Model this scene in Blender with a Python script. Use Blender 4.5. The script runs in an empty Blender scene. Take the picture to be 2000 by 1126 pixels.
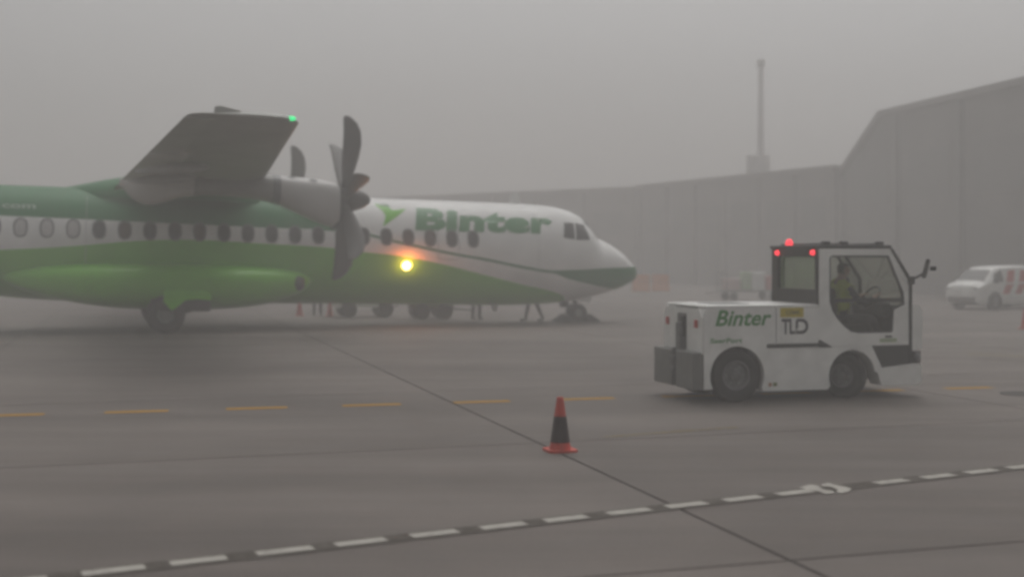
import bpy, bmesh, math, random
from mathutils import Vector, Matrix
random.seed(7)
R = math.radians
sc = bpy.context.scene
COL = sc.collection

# ------------------------------------------------------------------ camera, sky, sun, exposure
cam_d = bpy.data.cameras.new('camera'); cam = bpy.data.objects.new('camera', cam_d); COL.objects.link(cam)
cam.location = (0, 0, 1.80); cam.rotation_euler = (R(90), 0, 0)
cam_d.sensor_fit = 'HORIZONTAL'; cam_d.sensor_width = 36.0; cam_d.lens = 36.0 * 2362.0 / 2000.0
cam_d.shift_y = -58.7 / 2000.0
cam_d.dof.use_dof = True; cam_d.dof.focus_distance = 13.0; cam_d.dof.aperture_fstop = 0.85
cam_d.clip_start = 0.1; cam_d.clip_end = 5000
sc.camera = cam
world = bpy.data.worlds.new('World'); sc.world = world; world.use_nodes = True
wn = world.node_tree.nodes; wl = world.node_tree.links
for n in list(wn): wn.remove(n)
sky = wn.new('ShaderNodeTexSky'); sky.sky_type = 'NISHITA'; sky.sun_disc = False
SUN_EL, SUN_ROT = 62.0, 15.0
sky.sun_elevation = R(SUN_EL); sky.sun_rotation = R(SUN_ROT)
sky.air_density = 1.0; sky.dust_density = 6.0; sky.ozone_density = 1.0
hs = wn.new('ShaderNodeHueSaturation'); hs.inputs['Saturation'].default_value = 0.10
bg = wn.new('ShaderNodeBackground'); bg.inputs['Strength'].default_value = 0.10
wo = wn.new('ShaderNodeOutputWorld')
wl.new(sky.outputs[0], hs.inputs['Color']); wl.new(hs.outputs[0], bg.inputs['Color']); wl.new(bg.outputs[0], wo.inputs['Surface'])
sun_d = bpy.data.lights.new('sun', 'SUN'); sun_d.energy = 0.5; sun_d.angle = R(50); sun_d.color = (1.0, 0.97, 0.93)
sun = bpy.data.objects.new('sun', sun_d); COL.objects.link(sun)
_d = Vector((math.sin(R(SUN_ROT)) * math.cos(R(SUN_EL)), math.cos(R(SUN_ROT)) * math.cos(R(SUN_EL)), math.sin(R(SUN_EL))))
sun.rotation_euler = _d.to_track_quat('Z', 'Y').to_euler(); sun.location = (0, -5, 40)
sc.view_settings.view_transform = 'Standard'; sc.view_settings.look = 'None'
sc.view_settings.gamma = 1.0; sc.view_settings.use_curve_mapping = False
sc.view_settings.exposure = 0.06
sc.cycles.use_denoising = True
sc.cycles.volume_bounces = 3; sc.cycles.max_bounces = 8; sc.cycles.transparent_max_bounces = 24
sc.cycles.filter_width = 3.2
sc.cycles.sample_clamp_indirect = 4.0

# ------------------------------------------------------------------ helpers
FPX, HOR, CH = 2362.0, 504.3, 1.80
def gnd(px, py):
    Z = FPX * CH / (py - HOR)
    return Vector(((px - 1000) / FPX * Z, Z, 0))

def new_mat(name): 
    m = bpy.data.materials.new(name); m.use_nodes = True
    return m, m.node_tree.nodes, m.node_tree.links, m.node_tree.nodes['Principled BSDF']
def mat(name, col, rough=0.5, metal=0.0, var=0.12, scale=6.0, bump=0.0, bscale=60.0, coat=0.0, spec=0.5):
    m, n, l, b = new_mat(name)
    tc = n.new('ShaderNodeTexCoord')
    ns = n.new('ShaderNodeTexNoise'); ns.inputs['Scale'].default_value = scale; ns.inputs['Detail'].default_value = 5; ns.inputs['Roughness'].default_value = 0.65
    l.new(tc.outputs['Object'], ns.inputs['Vector'])
    mr = n.new('ShaderNodeMapRange'); mr.inputs['From Min'].default_value = 0.3; mr.inputs['From Max'].default_value = 0.7
    mr.inputs['To Min'].default_value = 1 - var; mr.inputs['To Max'].default_value = 1 + var * 0.5
    l.new(ns.outputs['Fac'], mr.inputs['Value'])
    mx = n.new('ShaderNodeMix'); mx.data_type = 'RGBA'; mx.blend_type = 'MULTIPLY'; mx.inputs['Factor'].default_value = 1.0
    mx.inputs['A'].default_value = (*col, 1)
    l.new(mr.outputs[0], mx.inputs['B']); l.new(mx.outputs['Result'], b.inputs['Base Color'])
    b.inputs['Roughness'].default_value = rough; b.inputs['Metallic'].default_value = metal
    b.inputs['Coat Weight'].default_value = coat; b.inputs['Specular IOR Level'].default_value = spec
    if bump:
        n2 = n.new('ShaderNodeTexNoise'); n2.inputs['Scale'].default_value = bscale; n2.inputs['Detail'].default_value = 4
        l.new(tc.outputs['Object'], n2.inputs['Vector'])
        bp = n.new('ShaderNodeBump'); bp.inputs['Strength'].default_value = bump; bp.inputs['Distance'].default_value = 0.01
        l.new(n2.outputs['Fac'], bp.inputs['Height']); l.new(bp.outputs[0], b.inputs['Normal'])
    return m
def emit_mat(name, col, strength):
    m, n, l, b = new_mat(name)
    b.inputs['Base Color'].default_value = (*col, 1); b.inputs['Emission Color'].default_value = (*col, 1); b.inputs['Emission Strength'].default_value = strength
    return m
def glass_mat(name, tint, refl=0.12):
    m, n, l, b = new_mat(name)
    out = n['Material Output']
    tr = n.new('ShaderNodeBsdfTransparent'); tr.inputs['Color'].default_value = (*tint, 1)
    gl = n.new('ShaderNodeBsdfGlossy'); gl.inputs['Roughness'].default_value = 0.06
    fr = n.new('ShaderNodeLayerWeight'); fr.inputs['Blend'].default_value = 0.2
    mr = n.new('ShaderNodeMapRange'); mr.inputs['To Min'].default_value = refl * 0.5; mr.inputs['To Max'].default_value = 0.5
    l.new(fr.outputs['Fresnel'], mr.inputs['Value'])
    mx = n.new('ShaderNodeMixShader'); l.new(mr.outputs[0], mx.inputs['Fac']); l.new(tr.outputs[0], mx.inputs[1]); l.new(gl.outputs[0], mx.inputs[2])
    l.new(mx.outputs[0], out.inputs['Surface']); n.remove(b)
    return m

def tag(o, label=None, cat=None, group=None, kind=None):
    if label: o['label'] = label
    if cat: o['category'] = cat
    if group: o['group'] = group
    if kind: o['kind'] = kind
    return o
def empty(name, loc=(0, 0, 0), rot=(0, 0, 0)):
    o = bpy.data.objects.new(name, None); COL.objects.link(o); o.location = loc; o.rotation_euler = rot; o.empty_display_size = 0.2
    return o
def link_mesh(name, me, m, parent=None, smooth=False):
    if m is not None:
        me.materials.clear()
        for k in (m if isinstance(m, (list, tuple)) else [m]): me.materials.append(k)
    if smooth:
        for p in me.polygons: p.use_smooth = True
    o = bpy.data.objects.new(name, me); COL.objects.link(o)
    if parent is not None: o.parent = parent
    return o
class MB:
    """collects geometry for ONE mesh"""
    def __init__(self): self.bm = bmesh.new()
    def poly(self, pts, flip=False):
        vs = [self.bm.verts.new(p) for p in pts]
        return self.bm.faces.new(vs[::-1] if flip else vs)
    def box(self, x0, x1, y0, y1, z0, z1, bev=0.0, seg=2, rot=None, org=None):
        r = bmesh.ops.create_cube(self.bm, size=1.0)
        vs = r['verts']
        for v in vs: v.co = Vector(((x0 + x1) / 2 + v.co.x * (x1 - x0), (y0 + y1) / 2 + v.co.y * (y1 - y0), (z0 + z1) / 2 + v.co.z * (z1 - z0)))
        if rot is not None:
            bmesh.ops.rotate(self.bm, verts=vs, cent=org or ((x0 + x1) / 2, (y0 + y1) / 2, (z0 + z1) / 2), matrix=rot)
        if bev:
            es = list({e for v in vs for e in v.link_edges})
            bmesh.ops.bevel(self.bm, geom=es, offset=bev, segments=seg, affect='EDGES', profile=0.5)
        return self
    def prism(self, outer, holes, a, b, fn):
        """outer/holes 2D loops; fn(u,v,w)->xyz; extruded from w=a to w=b"""
        loops = [list(outer)] + [list(h) for h in holes]
        tb = bmesh.new(); ids = {}
        for lp in loops:
            vs = [tb.verts.new((p[0], p[1], 0)) for p in lp]
            for v in vs: ids[v] = len(ids)
            for i in range(len(vs)): tb.edges.new((vs[i], vs[(i + 1) % len(vs)]))
        fr = bmesh.ops.triangle_fill(tb, use_beauty=True, use_dissolve=False, edges=tb.edges[:], normal=(0, 0, 1))
        tris = [[ids[v] for v in f.verts] for f in fr['geom'] if isinstance(f, bmesh.types.BMFace)]
        tb.free()
        flat = [p for lp in loops for p in lp]
        va = [self.bm.verts.new(fn(p[0], p[1], a)) for p in flat]
        vb = [self.bm.verts.new(fn(p[0], p[1], b)) for p in flat]
        for t in tris:
            try:
                self.bm.faces.new([va[i] for i in t]); self.bm.faces.new([vb[i] for i in reversed(t)])
            except ValueError: pass
        k = 0
        for lp in loops:
            n = len(lp)
            for i in range(n):
                j = (i + 1) % n
                self.bm.faces.new([va[k + i], va[k + j], vb[k + j], vb[k + i]])
            k += n
        bmesh.ops.recalc_face_normals(self.bm, faces=self.bm.faces[:])
        return self
    def loft(self, rings, close=True, cap=True):
        vr = [[self.bm.verts.new(p) for p in rg] for rg in rings]
        n = len(vr[0])
        for a, b in zip(vr[:-1], vr[1:]):
            for i in range(n if close else n - 1):
                j = (i + 1) % n
                try: self.bm.faces.new([a[i], a[j], b[j], b[i]])
                except ValueError: pass
        if cap and close:
            for rg in (vr[0], vr[-1]):
                try: self.bm.faces.new(rg)
                except ValueError: pass
        bmesh.ops.recalc_face_normals(self.bm, faces=self.bm.faces[:])
        return self
    def lathe(self, prof, fn, seg=28, cap=True):
        """prof list (r, w); fn(u,v,w)->xyz with u,v in the plane of rotation"""
        rings = [[fn(r * math.cos(2 * math.pi * i / seg), r * math.sin(2 * math.pi * i / seg), w) for i in range(seg)] for r, w in prof]
        return self.loft(rings, True, cap)
    def tube(self, pts, r, seg=8):
        pts = [Vector(p) for p in pts]; rings = []
        rs = r if isinstance(r, (list, tuple)) else [r] * len(pts)
        for i, p in enumerate(pts):
            d = (pts[min(i + 1, len(pts) - 1)] - pts[max(i - 1, 0)]).normalized()
            up = Vector((0, 0, 1)) if abs(d.z) < 0.9 else Vector((0, 1, 0))
            a = d.cross(up).normalized(); b = d.cross(a).normalized()
            rings.append([p + a * rs[i] * math.cos(2 * math.pi * k / seg) + b * rs[i] * math.sin(2 * math.pi * k / seg) for k in range(seg)])
        return self.loft(rings)
    def build(self, name, m, parent=None, smooth=False, auto=None):
        bmesh.ops.remove_doubles(self.bm, verts=self.bm.verts[:], dist=1e-5)
        me = bpy.data.meshes.new(name); self.bm.to_mesh(me); self.bm.free()
        if smooth and auto is not None:
            for p in me.polygons: p.use_smooth = True
            me.set_sharp_from_angle(angle=R(auto)); smooth = False
        return link_mesh(name, me, m, parent, smooth)
def lerp(tab, x, k=1):
    if x <= tab[0][0]: return tab[0][k]
    for a, b in zip(tab[:-1], tab[1:]):
        if x <= b[0]:
            t = (x - a[0]) / (b[0] - a[0]); return a[k] + (b[k] - a[k]) * t
    return tab[-1][k]
def smooth_tab(tab, x, k=1):
    """Catmull-Rom style interpolation of table rows"""
    n = len(tab)
    if x <= tab[0][0]: return tab[0][k]
    if x >= tab[-1][0]: return tab[-1][k]
    for i in range(n - 1):
        if x <= tab[i + 1][0]:
            p0, p1, p2, p3 = tab[max(i - 1, 0)], tab[i], tab[i + 1], tab[min(i + 2, n - 1)]
            h = p2[0] - p1[0]; t = (x - p1[0]) / h
            m1 = (p2[k] - p0[k]) / max(p2[0] - p0[0], 1e-6) * h; m2 = (p3[k] - p1[k]) / max(p3[0] - p1[0], 1e-6) * h
            return (2*t**3 - 3*t**2 + 1) * p1[k] + (t**3 - 2*t**2 + t) * m1 + (-2*t**3 + 3*t**2) * p2[k] + (t**3 - t**2) * m2
def text_bm(s, box, shear=0.0, bold=0.0, spacing=1.0):
    """flat lettering as a bmesh fitted to box (u0,u1,v0,v1)"""
    cu = bpy.data.curves.new('lettering', 'FONT'); cu.body = s; cu.size = 1.0; cu.shear = shear; cu.offset = bold; cu.space_character = spacing; cu.resolution_u = 3
    o = bpy.data.objects.new('lettering', cu); COL.objects.link(o)
    dg = bpy.context.evaluated_depsgraph_get(); dg.update()
    me = bpy.data.meshes.new_from_object(o.evaluated_get(dg))
    bpy.data.objects.remove(o); bpy.data.curves.remove(cu)
    bm = bmesh.new(); bm.from_mesh(me); bpy.data.meshes.remove(me)
    xs = [v.co.x for v in bm.verts]; ys = [v.co.y for v in bm.verts]
    x0, x1, y0, y1 = min(xs), max(xs), min(ys), max(ys)
    for v in bm.verts:
        v.co.x = box[0] + (v.co.x - x0) / (x1 - x0) * (box[1] - box[0]); v.co.y = box[2] + (v.co.y - y0) / (y1 - y0) * (box[3] - box[2]); v.co.z = 0
    return bm
def map_bm(bm, fn, name, m, parent):
    for v in bm.verts: v.co = Vector(fn(v.co.x, v.co.y))
    bmesh.ops.recalc_face_normals(bm, faces=bm.faces[:])
    me = bpy.data.meshes.new(name); bm.to_mesh(me); bm.free()
    return link_mesh(name, me, m, parent)
def slice_bm(bm, du, dv):
    us = [v.co.x for v in bm.verts]; vs = [v.co.y for v in bm.verts]
    u = min(us) + du
    while u < max(us):
        bmesh.ops.bisect_plane(bm, geom=bm.verts[:] + bm.edges[:] + bm.faces[:], plane_co=(u, 0, 0), plane_no=(1, 0, 0)); u += du
    v = min(vs) + dv
    while v < max(vs):
        bmesh.ops.bisect_plane(bm, geom=bm.verts[:] + bm.edges[:] + bm.faces[:], plane_co=(0, v, 0), plane_no=(0, 1, 0)); v += dv
def copy_tree(o, parent=None):
    c = o.copy(); COL.objects.link(c); c.parent = parent
    for ch in o.children: copy_tree(ch, c)
    return c

# ------------------------------------------------------------------ materials
M_white = mat('white_vehicle_paint', (0.80, 0.80, 0.77), 0.38, var=0.16, scale=2.6, coat=0.08, spec=0.25)
M_white2 = mat('white_airframe_paint', (0.80, 0.80, 0.78), 0.35, var=0.08, scale=1.2, coat=0.08, spec=0.25)
M_grey = mat('mid_grey_paint', (0.17, 0.17, 0.16), 0.55, var=0.25, scale=5)
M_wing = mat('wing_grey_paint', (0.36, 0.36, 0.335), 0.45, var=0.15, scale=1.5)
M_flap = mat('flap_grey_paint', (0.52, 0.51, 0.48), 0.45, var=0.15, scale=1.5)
M_black = mat('black_trim', (0.018, 0.018, 0.018), 0.45, var=0.3, scale=12)
M_rubber = mat('tyre_rubber', (0.016, 0.015, 0.015), 0.8, var=0.4, scale=14, bump=0.3, bscale=80)
M_rim = mat('rim_grey', (0.16, 0.16, 0.16), 0.5, metal=0.2, var=0.3, scale=15)
M_blade = mat('propeller_blade_black', (0.06, 0.056, 0.053), 0.5, var=0.2)
M_lime = mat('lime_green_paint', (0.125, 0.48, 0.0), 0.35, var=0.12, scale=1.5, coat=0.08, spec=0.25)
M_dgreen = mat('dark_green_paint', (0.0, 0.15, 0.035), 0.35, var=0.12, scale=1.5, coat=0.05, spec=0.2)
M_lgreen = mat('lettering_green', (0.02, 0.20, 0.055), 0.4, var=0.1)
M_lgreen2 = mat('tractor_lettering_green', (0.035, 0.22, 0.035), 0.45, var=0.1)
M_pane = mat('dark_window_pane', (0.03, 0.03, 0.032), 0.12, var=0.2)
M_pane_br = mat('brown_window_pane', (0.07, 0.035, 0.025), 0.2, var=0.2)
M_blind = mat('window_blind', (0.48, 0.47, 0.46), 0.5, var=0.05)
M_frame = mat('window_surround', (0.14, 0.14, 0.145), 0.4, var=0.1)
M_glass = glass_mat('cab_glass', (0.90, 0.91, 0.88), 0.06)
M_chrome = mat('strut_metal', (0.35, 0.35, 0.36), 0.35, metal=0.8)
M_orange = mat('cone_orange_rubber', (0.52, 0.045, 0.022), 0.6, var=0.25, scale=9)
M_dirtband = mat('grimy_dark_cone_sleeve', (0.035, 0.022, 0.02), 0.7, var=0.4, scale=12)
M_yellow = mat('sign_yellow', (0.50, 0.40, 0.02), 0.5, var=0.1)
M_dark_text = mat('logo_dark_grey', (0.05, 0.05, 0.055), 0.5)
M_redpaint = mat('red_reflector', (0.45, 0.03, 0.02), 0.4)
M_seat = mat('seat_black_vinyl', (0.02, 0.02, 0.02), 0.6)
M_hivis = mat('hi_vis_fabric', (0.42, 0.50, 0.03), 0.8, var=0.2, scale=20)
M_skin = mat('skin', (0.36, 0.22, 0.16), 0.55)
M_hair = mat('dark_hair', (0.02, 0.015, 0.012), 0.6, var=0.4, scale=40)
M_navy = mat('dark_navy_cloth', (0.02, 0.022, 0.03), 0.85, var=0.3, scale=20)
M_trouser = mat('dark_trouser_cloth', (0.025, 0.025, 0.028), 0.85, var=0.3, scale=20)
M_boot = mat('boot_leather', (0.015, 0.013, 0.012), 0.5)
E_red = emit_mat('lit_red_lamp', (0.9, 0.04, 0.06), 1.6)
E_green = emit_mat('lit_green_nav_lamp', (0.05, 0.9, 0.3), 1.0)
E_amber = emit_mat('lit_warm_lamp', (1.0, 0.55, 0.20), 10.0)

# ------------------------------------------------------------------ ground
def concrete(name, base, joints=False):
    m, n, l, b = new_mat(name)
    geo = n.new('ShaderNodeNewGeometry'); oi = n.new('ShaderNodeObjectInfo')
    def noise(sc_, det, vec=None, rough=0.6):
        t = n.new('ShaderNodeTexNoise'); t.inputs['Scale'].default_value = sc_; t.inputs['Detail'].default_value = det; t.inputs['Roughness'].default_value = rough
        l.new(vec or geo.outputs['Position'], t.inputs['Vector']); return t.outputs['Fac']
    mp = n.new('ShaderNodeMapping'); mp.inputs['Rotation'].default_value = (0, 0, R(-14)); mp.inputs['Scale'].default_value = (0.10, 1.1, 1)
    l.new(geo.outputs['Position'], mp.inputs['Vector'])
    streak = noise(0.9, 5, mp.outputs[0]); big = noise(0.22, 4); mid = noise(1.6, 6, None, 0.7); fine = noise(38, 4, None, 0.8)
    def rng(sock, a, b_, lo, hi):
        r = n.new('ShaderNodeMapRange'); r.inputs['From Min'].default_value = a; r.inputs['From Max'].default_value = b_; r.inputs['To Min'].default_value = lo; r.inputs['To Max'].default_value = hi
        l.new(sock, r.inputs['Value']); return r.outputs[0]
    def mul(a, b_):
        k = n.new('ShaderNodeMath'); k.operation = 'MULTIPLY'; l.new(a, k.inputs[0]); l.new(b_, k.inputs[1]); return k.outputs[0]
    f = mul(rng(streak, .3, .7, .74, 1.12), rng(big, .3, .7, .78, 1.16))
    f = mul(f, rng(mid, .3, .7, .86, 1.08)); f = mul(f, rng(fine, .25, .75, .86, 1.12)); f = mul(f, rng(oi.outputs['Random'], 0, 1, .93, 1.05))
    mx = n.new('ShaderNodeMix'); mx.data_type = 'RGBA'; mx.blend_type = 'MULTIPLY'; mx.inputs['Factor'].default_value = 1; mx.inputs['A'].default_value = (*base, 1)
    l.new(f, mx.inputs['B']); l.new(mx.outputs['Result'], b.inputs['Base Color'])
    l.new(rng(mid, .3, .7, .65, .9), b.inputs['Roughness']); b.inputs['Specular IOR Level'].default_value = .16
    bp = n.new('ShaderNodeBump'); bp.inputs['Strength'].default_value = 0.25; bp.inputs['Distance'].default_value = 0.004
    l.new(fine, bp.inputs['Height']); l.new(bp.outputs[0], b.inputs['Normal'])
    return m
M_conc = concrete('weathered_apron_concrete', (0.175, 0.152, 0.138))
M_joint = mat('joint_sealant', (0.05, 0.045, 0.04), 0.9, var=0.4, scale=3)
def worn_paint(name, col, wear, base=(0.165, 0.148, 0.132)):
    m, n, l, b = new_mat(name)
    geo = n.new('ShaderNodeNewGeometry')
    t = n.new('ShaderNodeTexNoise'); t.inputs['Scale'].default_value = 9; t.inputs['Detail'].default_value = 8; t.inputs['Roughness'].default_value = .75
    l.new(geo.outputs['Position'], t.inputs['Vector'])
    r = n.new('ShaderNodeMapRange'); r.inputs['From Min'].default_value = wear - .12; r.inputs['From Max'].default_value = wear + .12
    l.new(t.outputs['Fac'], r.inputs['Value'])
    mx = n.new('ShaderNodeMix'); mx.data_type = 'RGBA'; mx.inputs['A'].default_value = (*base, 1); mx.inputs['B'].default_value = (*col, 1)
    l.new(r.outputs[0], mx.inputs['Factor']); l.new(mx.outputs['Result'], b.inputs['Base Color']); b.inputs['Roughness'].default_value = .8; b.inputs['Specular IOR Level'].default_value = .15
    return m
P_white = worn_paint('worn_white_paint', (0.42, 0.40, 0.36), 0.36)
P_yellow = worn_paint('worn_yellow_paint', (0.36, 0.19, 0.02), 0.30)
P_faint = worn_paint('faded_yellow_paint', (0.22, 0.16, 0.04), 0.52)
P_black = worn_paint('worn_black_underpaint', (0.07, 0.06, 0.05), 0.40)

mb = MB(); mb.poly([(-150, -38, -0.012), (150, -38, -0.012), (150, 250, -0.012), (-150, 250, -0.012)])
apron = mb.build('apron', M_joint); tag(apron, kind='structure')
GA = R(17.0); ge = Vector((math.cos(GA), math.sin(GA), 0)); gn = Vector((-math.sin(GA), math.cos(GA), 0))
SE, SN, E0, N0, GAP = 6.4, 4.8, 3.70, 6.42, 0.027
mb = MB(); mb.box(-SE/2 + GAP/2, SE/2 - GAP/2, -SN/2 + GAP/2, SN/2 - GAP/2, -0.20, 0.0, bev=0.006, seg=1)
slab = mb.build('concrete_slab', M_conc, apron); slab_me = slab.data
first = True; nslab = 0
for i in range(-9, 10):
    for j in range(-3, 22):
        c = ge * (E0 + (i + .5) * SE) + gn * (N0 + (j + .5) * SN)
        if c.y < -9 or abs(c.x) > 0.47 * max(c.y, 0) + 9.0: continue
        if first: o = slab; first = False
        else: o = slab.copy(); COL.objects.link(o)
        o.location = c; o.rotation_euler = (0, 0, GA); nslab += 1
# coarse remaining concrete beyond the slabs one can tell apart
def strip(name, a, b, w, m, z=0.004, parent=apron, z_under=None):
    a = Vector(a); b = Vector(b); d = (b - a).normalized(); p = Vector((-d.y, d.x, 0)) * w / 2
    mb = MB(); mb.poly([(*(a - p).xy, z), (*(b - p).xy, z), (*(b + p).xy, z), (*(a + p).xy, z)])
    return mb.build(name, m, parent)
# white dashes on a black-painted strip
WA, WB = Vector((-2.45, 6.89, 0)), Vector((4.22, 10.345, 0)); wd = (WB - WA).normalized()
strip('black_line_base', WA - wd * 3.5, WB + wd * 9, 0.21, P_black, 0.004)
k = -6
pitch = 0.5035
while k < 34:
    if k != 11:
        s = WA + wd * (k * pitch + random.uniform(-.012, .012))
        strip('white_dash', s, s + wd * (0.34 + random.uniform(-.015, .015)), 0.115, P_white, 0.008)
    k += 1
for pl in ([(1560,953),(1583,947),(1595,949),(1612,958),(1627,960),(1629,964),(1612,965.5),(1598,960),(1580,957.5)],
           [(1604,947),(1618,944),(1640,950),(1652,952),(1664,956),(1657,961),(1643,964.5),(1633,961.5),(1637,957.5),(1622,951),(1606,950)]):
    mb = MB(); mb.poly([(*gnd(*p).xy, 0.0085) for p in pl], flip=True); mb.build('white_painted_mark', P_white, apron)
# yellow-orange dashes
YA, YB = Vector((-5.87, 13.86, 0)), Vector((6.89, 16.93, 0)); yd = (YB - YA).normalized()
s0 = -0.24
for k in range(-3, 16):
    a = YA + yd * (s0 + k * 1.382)
    strip('yellow_dash', a, a + yd * 0.72, 0.20, P_yellow, 0.004)
strip('faded_yellow_line', gnd(1180, 853), gnd(1440, 834), 0.07, P_faint, 0.004)
strip('faded_yellow_line', gnd(1890, 690), gnd(2120, 703), 0.30, P_faint, 0.004)
strip('faded_yellow_line', gnd(1905, 700), gnd(2150, 714), 0.10, P_black, 0.004)
mb = MB(); c = gnd(2000, 769)
mb.lathe([(0.30, -0.01), (0.30, 0.006), (0.27, 0.007)], lambda u, v, w: (c.x + u, c.y + v, w), 20)
o = mb.build('manhole_cover', M_joint); tag(o, 'dark round cover set in the concrete right of the tractor', 'manhole cover')

# ------------------------------------------------------------------ aircraft
XG, ZC = 13.0646, 2.0785
AL, PIT = 0.3217, 0.020
air = empty('airliner', (-8.874, 30.943, 0), (0, PIT, AL))
tag(air, 'twin propeller high wing airliner painted white, dark green and lime', 'airliner')
def A(st, lat, z): return Vector((XG - st, -lat, z + ZC))     # station aft of nose, starboard +, height from centreline
FUS = [ # station, half width, top, bottom
 (-0.06, 0.02, -0.42, -0.50), (0.0, 0.16, -0.28, -0.62), (0.12, 0.32, -0.17, -0.70), (0.28, 0.46, -0.03, -0.78), (0.52, 0.62, 0.17, -0.89), (0.80, 0.76, 0.34, -0.98), (1.10, 0.88, 0.48, -1.07), (1.38, 0.98, 0.60, -1.14), (1.55, 1.03, 0.86, -1.18),
 (1.75, 1.09, 1.08, -1.22), (2.05, 1.17, 1.25, -1.27), (2.45, 1.26, 1.36, -1.32), (3.0, 1.34, 1.42, -1.36), (3.7, 1.41, 1.44, -1.39), (4.6, 1.43, 1.45, -1.40), (6, 1.43, 1.45, -1.40), (10, 1.43, 1.45, -1.40), (14, 1.43, 1.45, -1.40), (16.5, 1.43, 1.45, -1.33),
 (18.5, 1.38, 1.45, -1.08), (20.5, 1.20, 1.43, -0.62), (22.5, 0.93, 1.38, -0.10), (24.5, 0.60, 1.25, 0.38), (26.2, 0.30, 1.08, 0.68), (27.1, 0.08, 0.98, 0.84)]
def fus(st):
    return smooth_tab(FUS, st, 1), smooth_tab(FUS, st, 2), smooth_tab(FUS, st, 3)
def fus_lat(st, z, off=0.0):
    w, t, b = fus(st); c = (t + b) / 2; hh = (t - b) / 2
    q = max(0.0, 1 - ((z - c) / hh) ** 2)
    return w * math.sqrt(q) + off
stations = []
s = -0.06
while s < 27.1:
    stations.append(s); s += 0.05 if s < 0.6 else (0.1 if s < 4 else 0.35)
stations.append(27.1)
rings = []
for st in stations:
    w, t, b = fus(st); c = (t + b) / 2; hh = (t - b) / 2
    rings.append([A(st, w * math.cos(2 * math.pi * i / 56), c + hh * math.sin(2 * math.pi * i / 56)) for i in range(56)])
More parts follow.
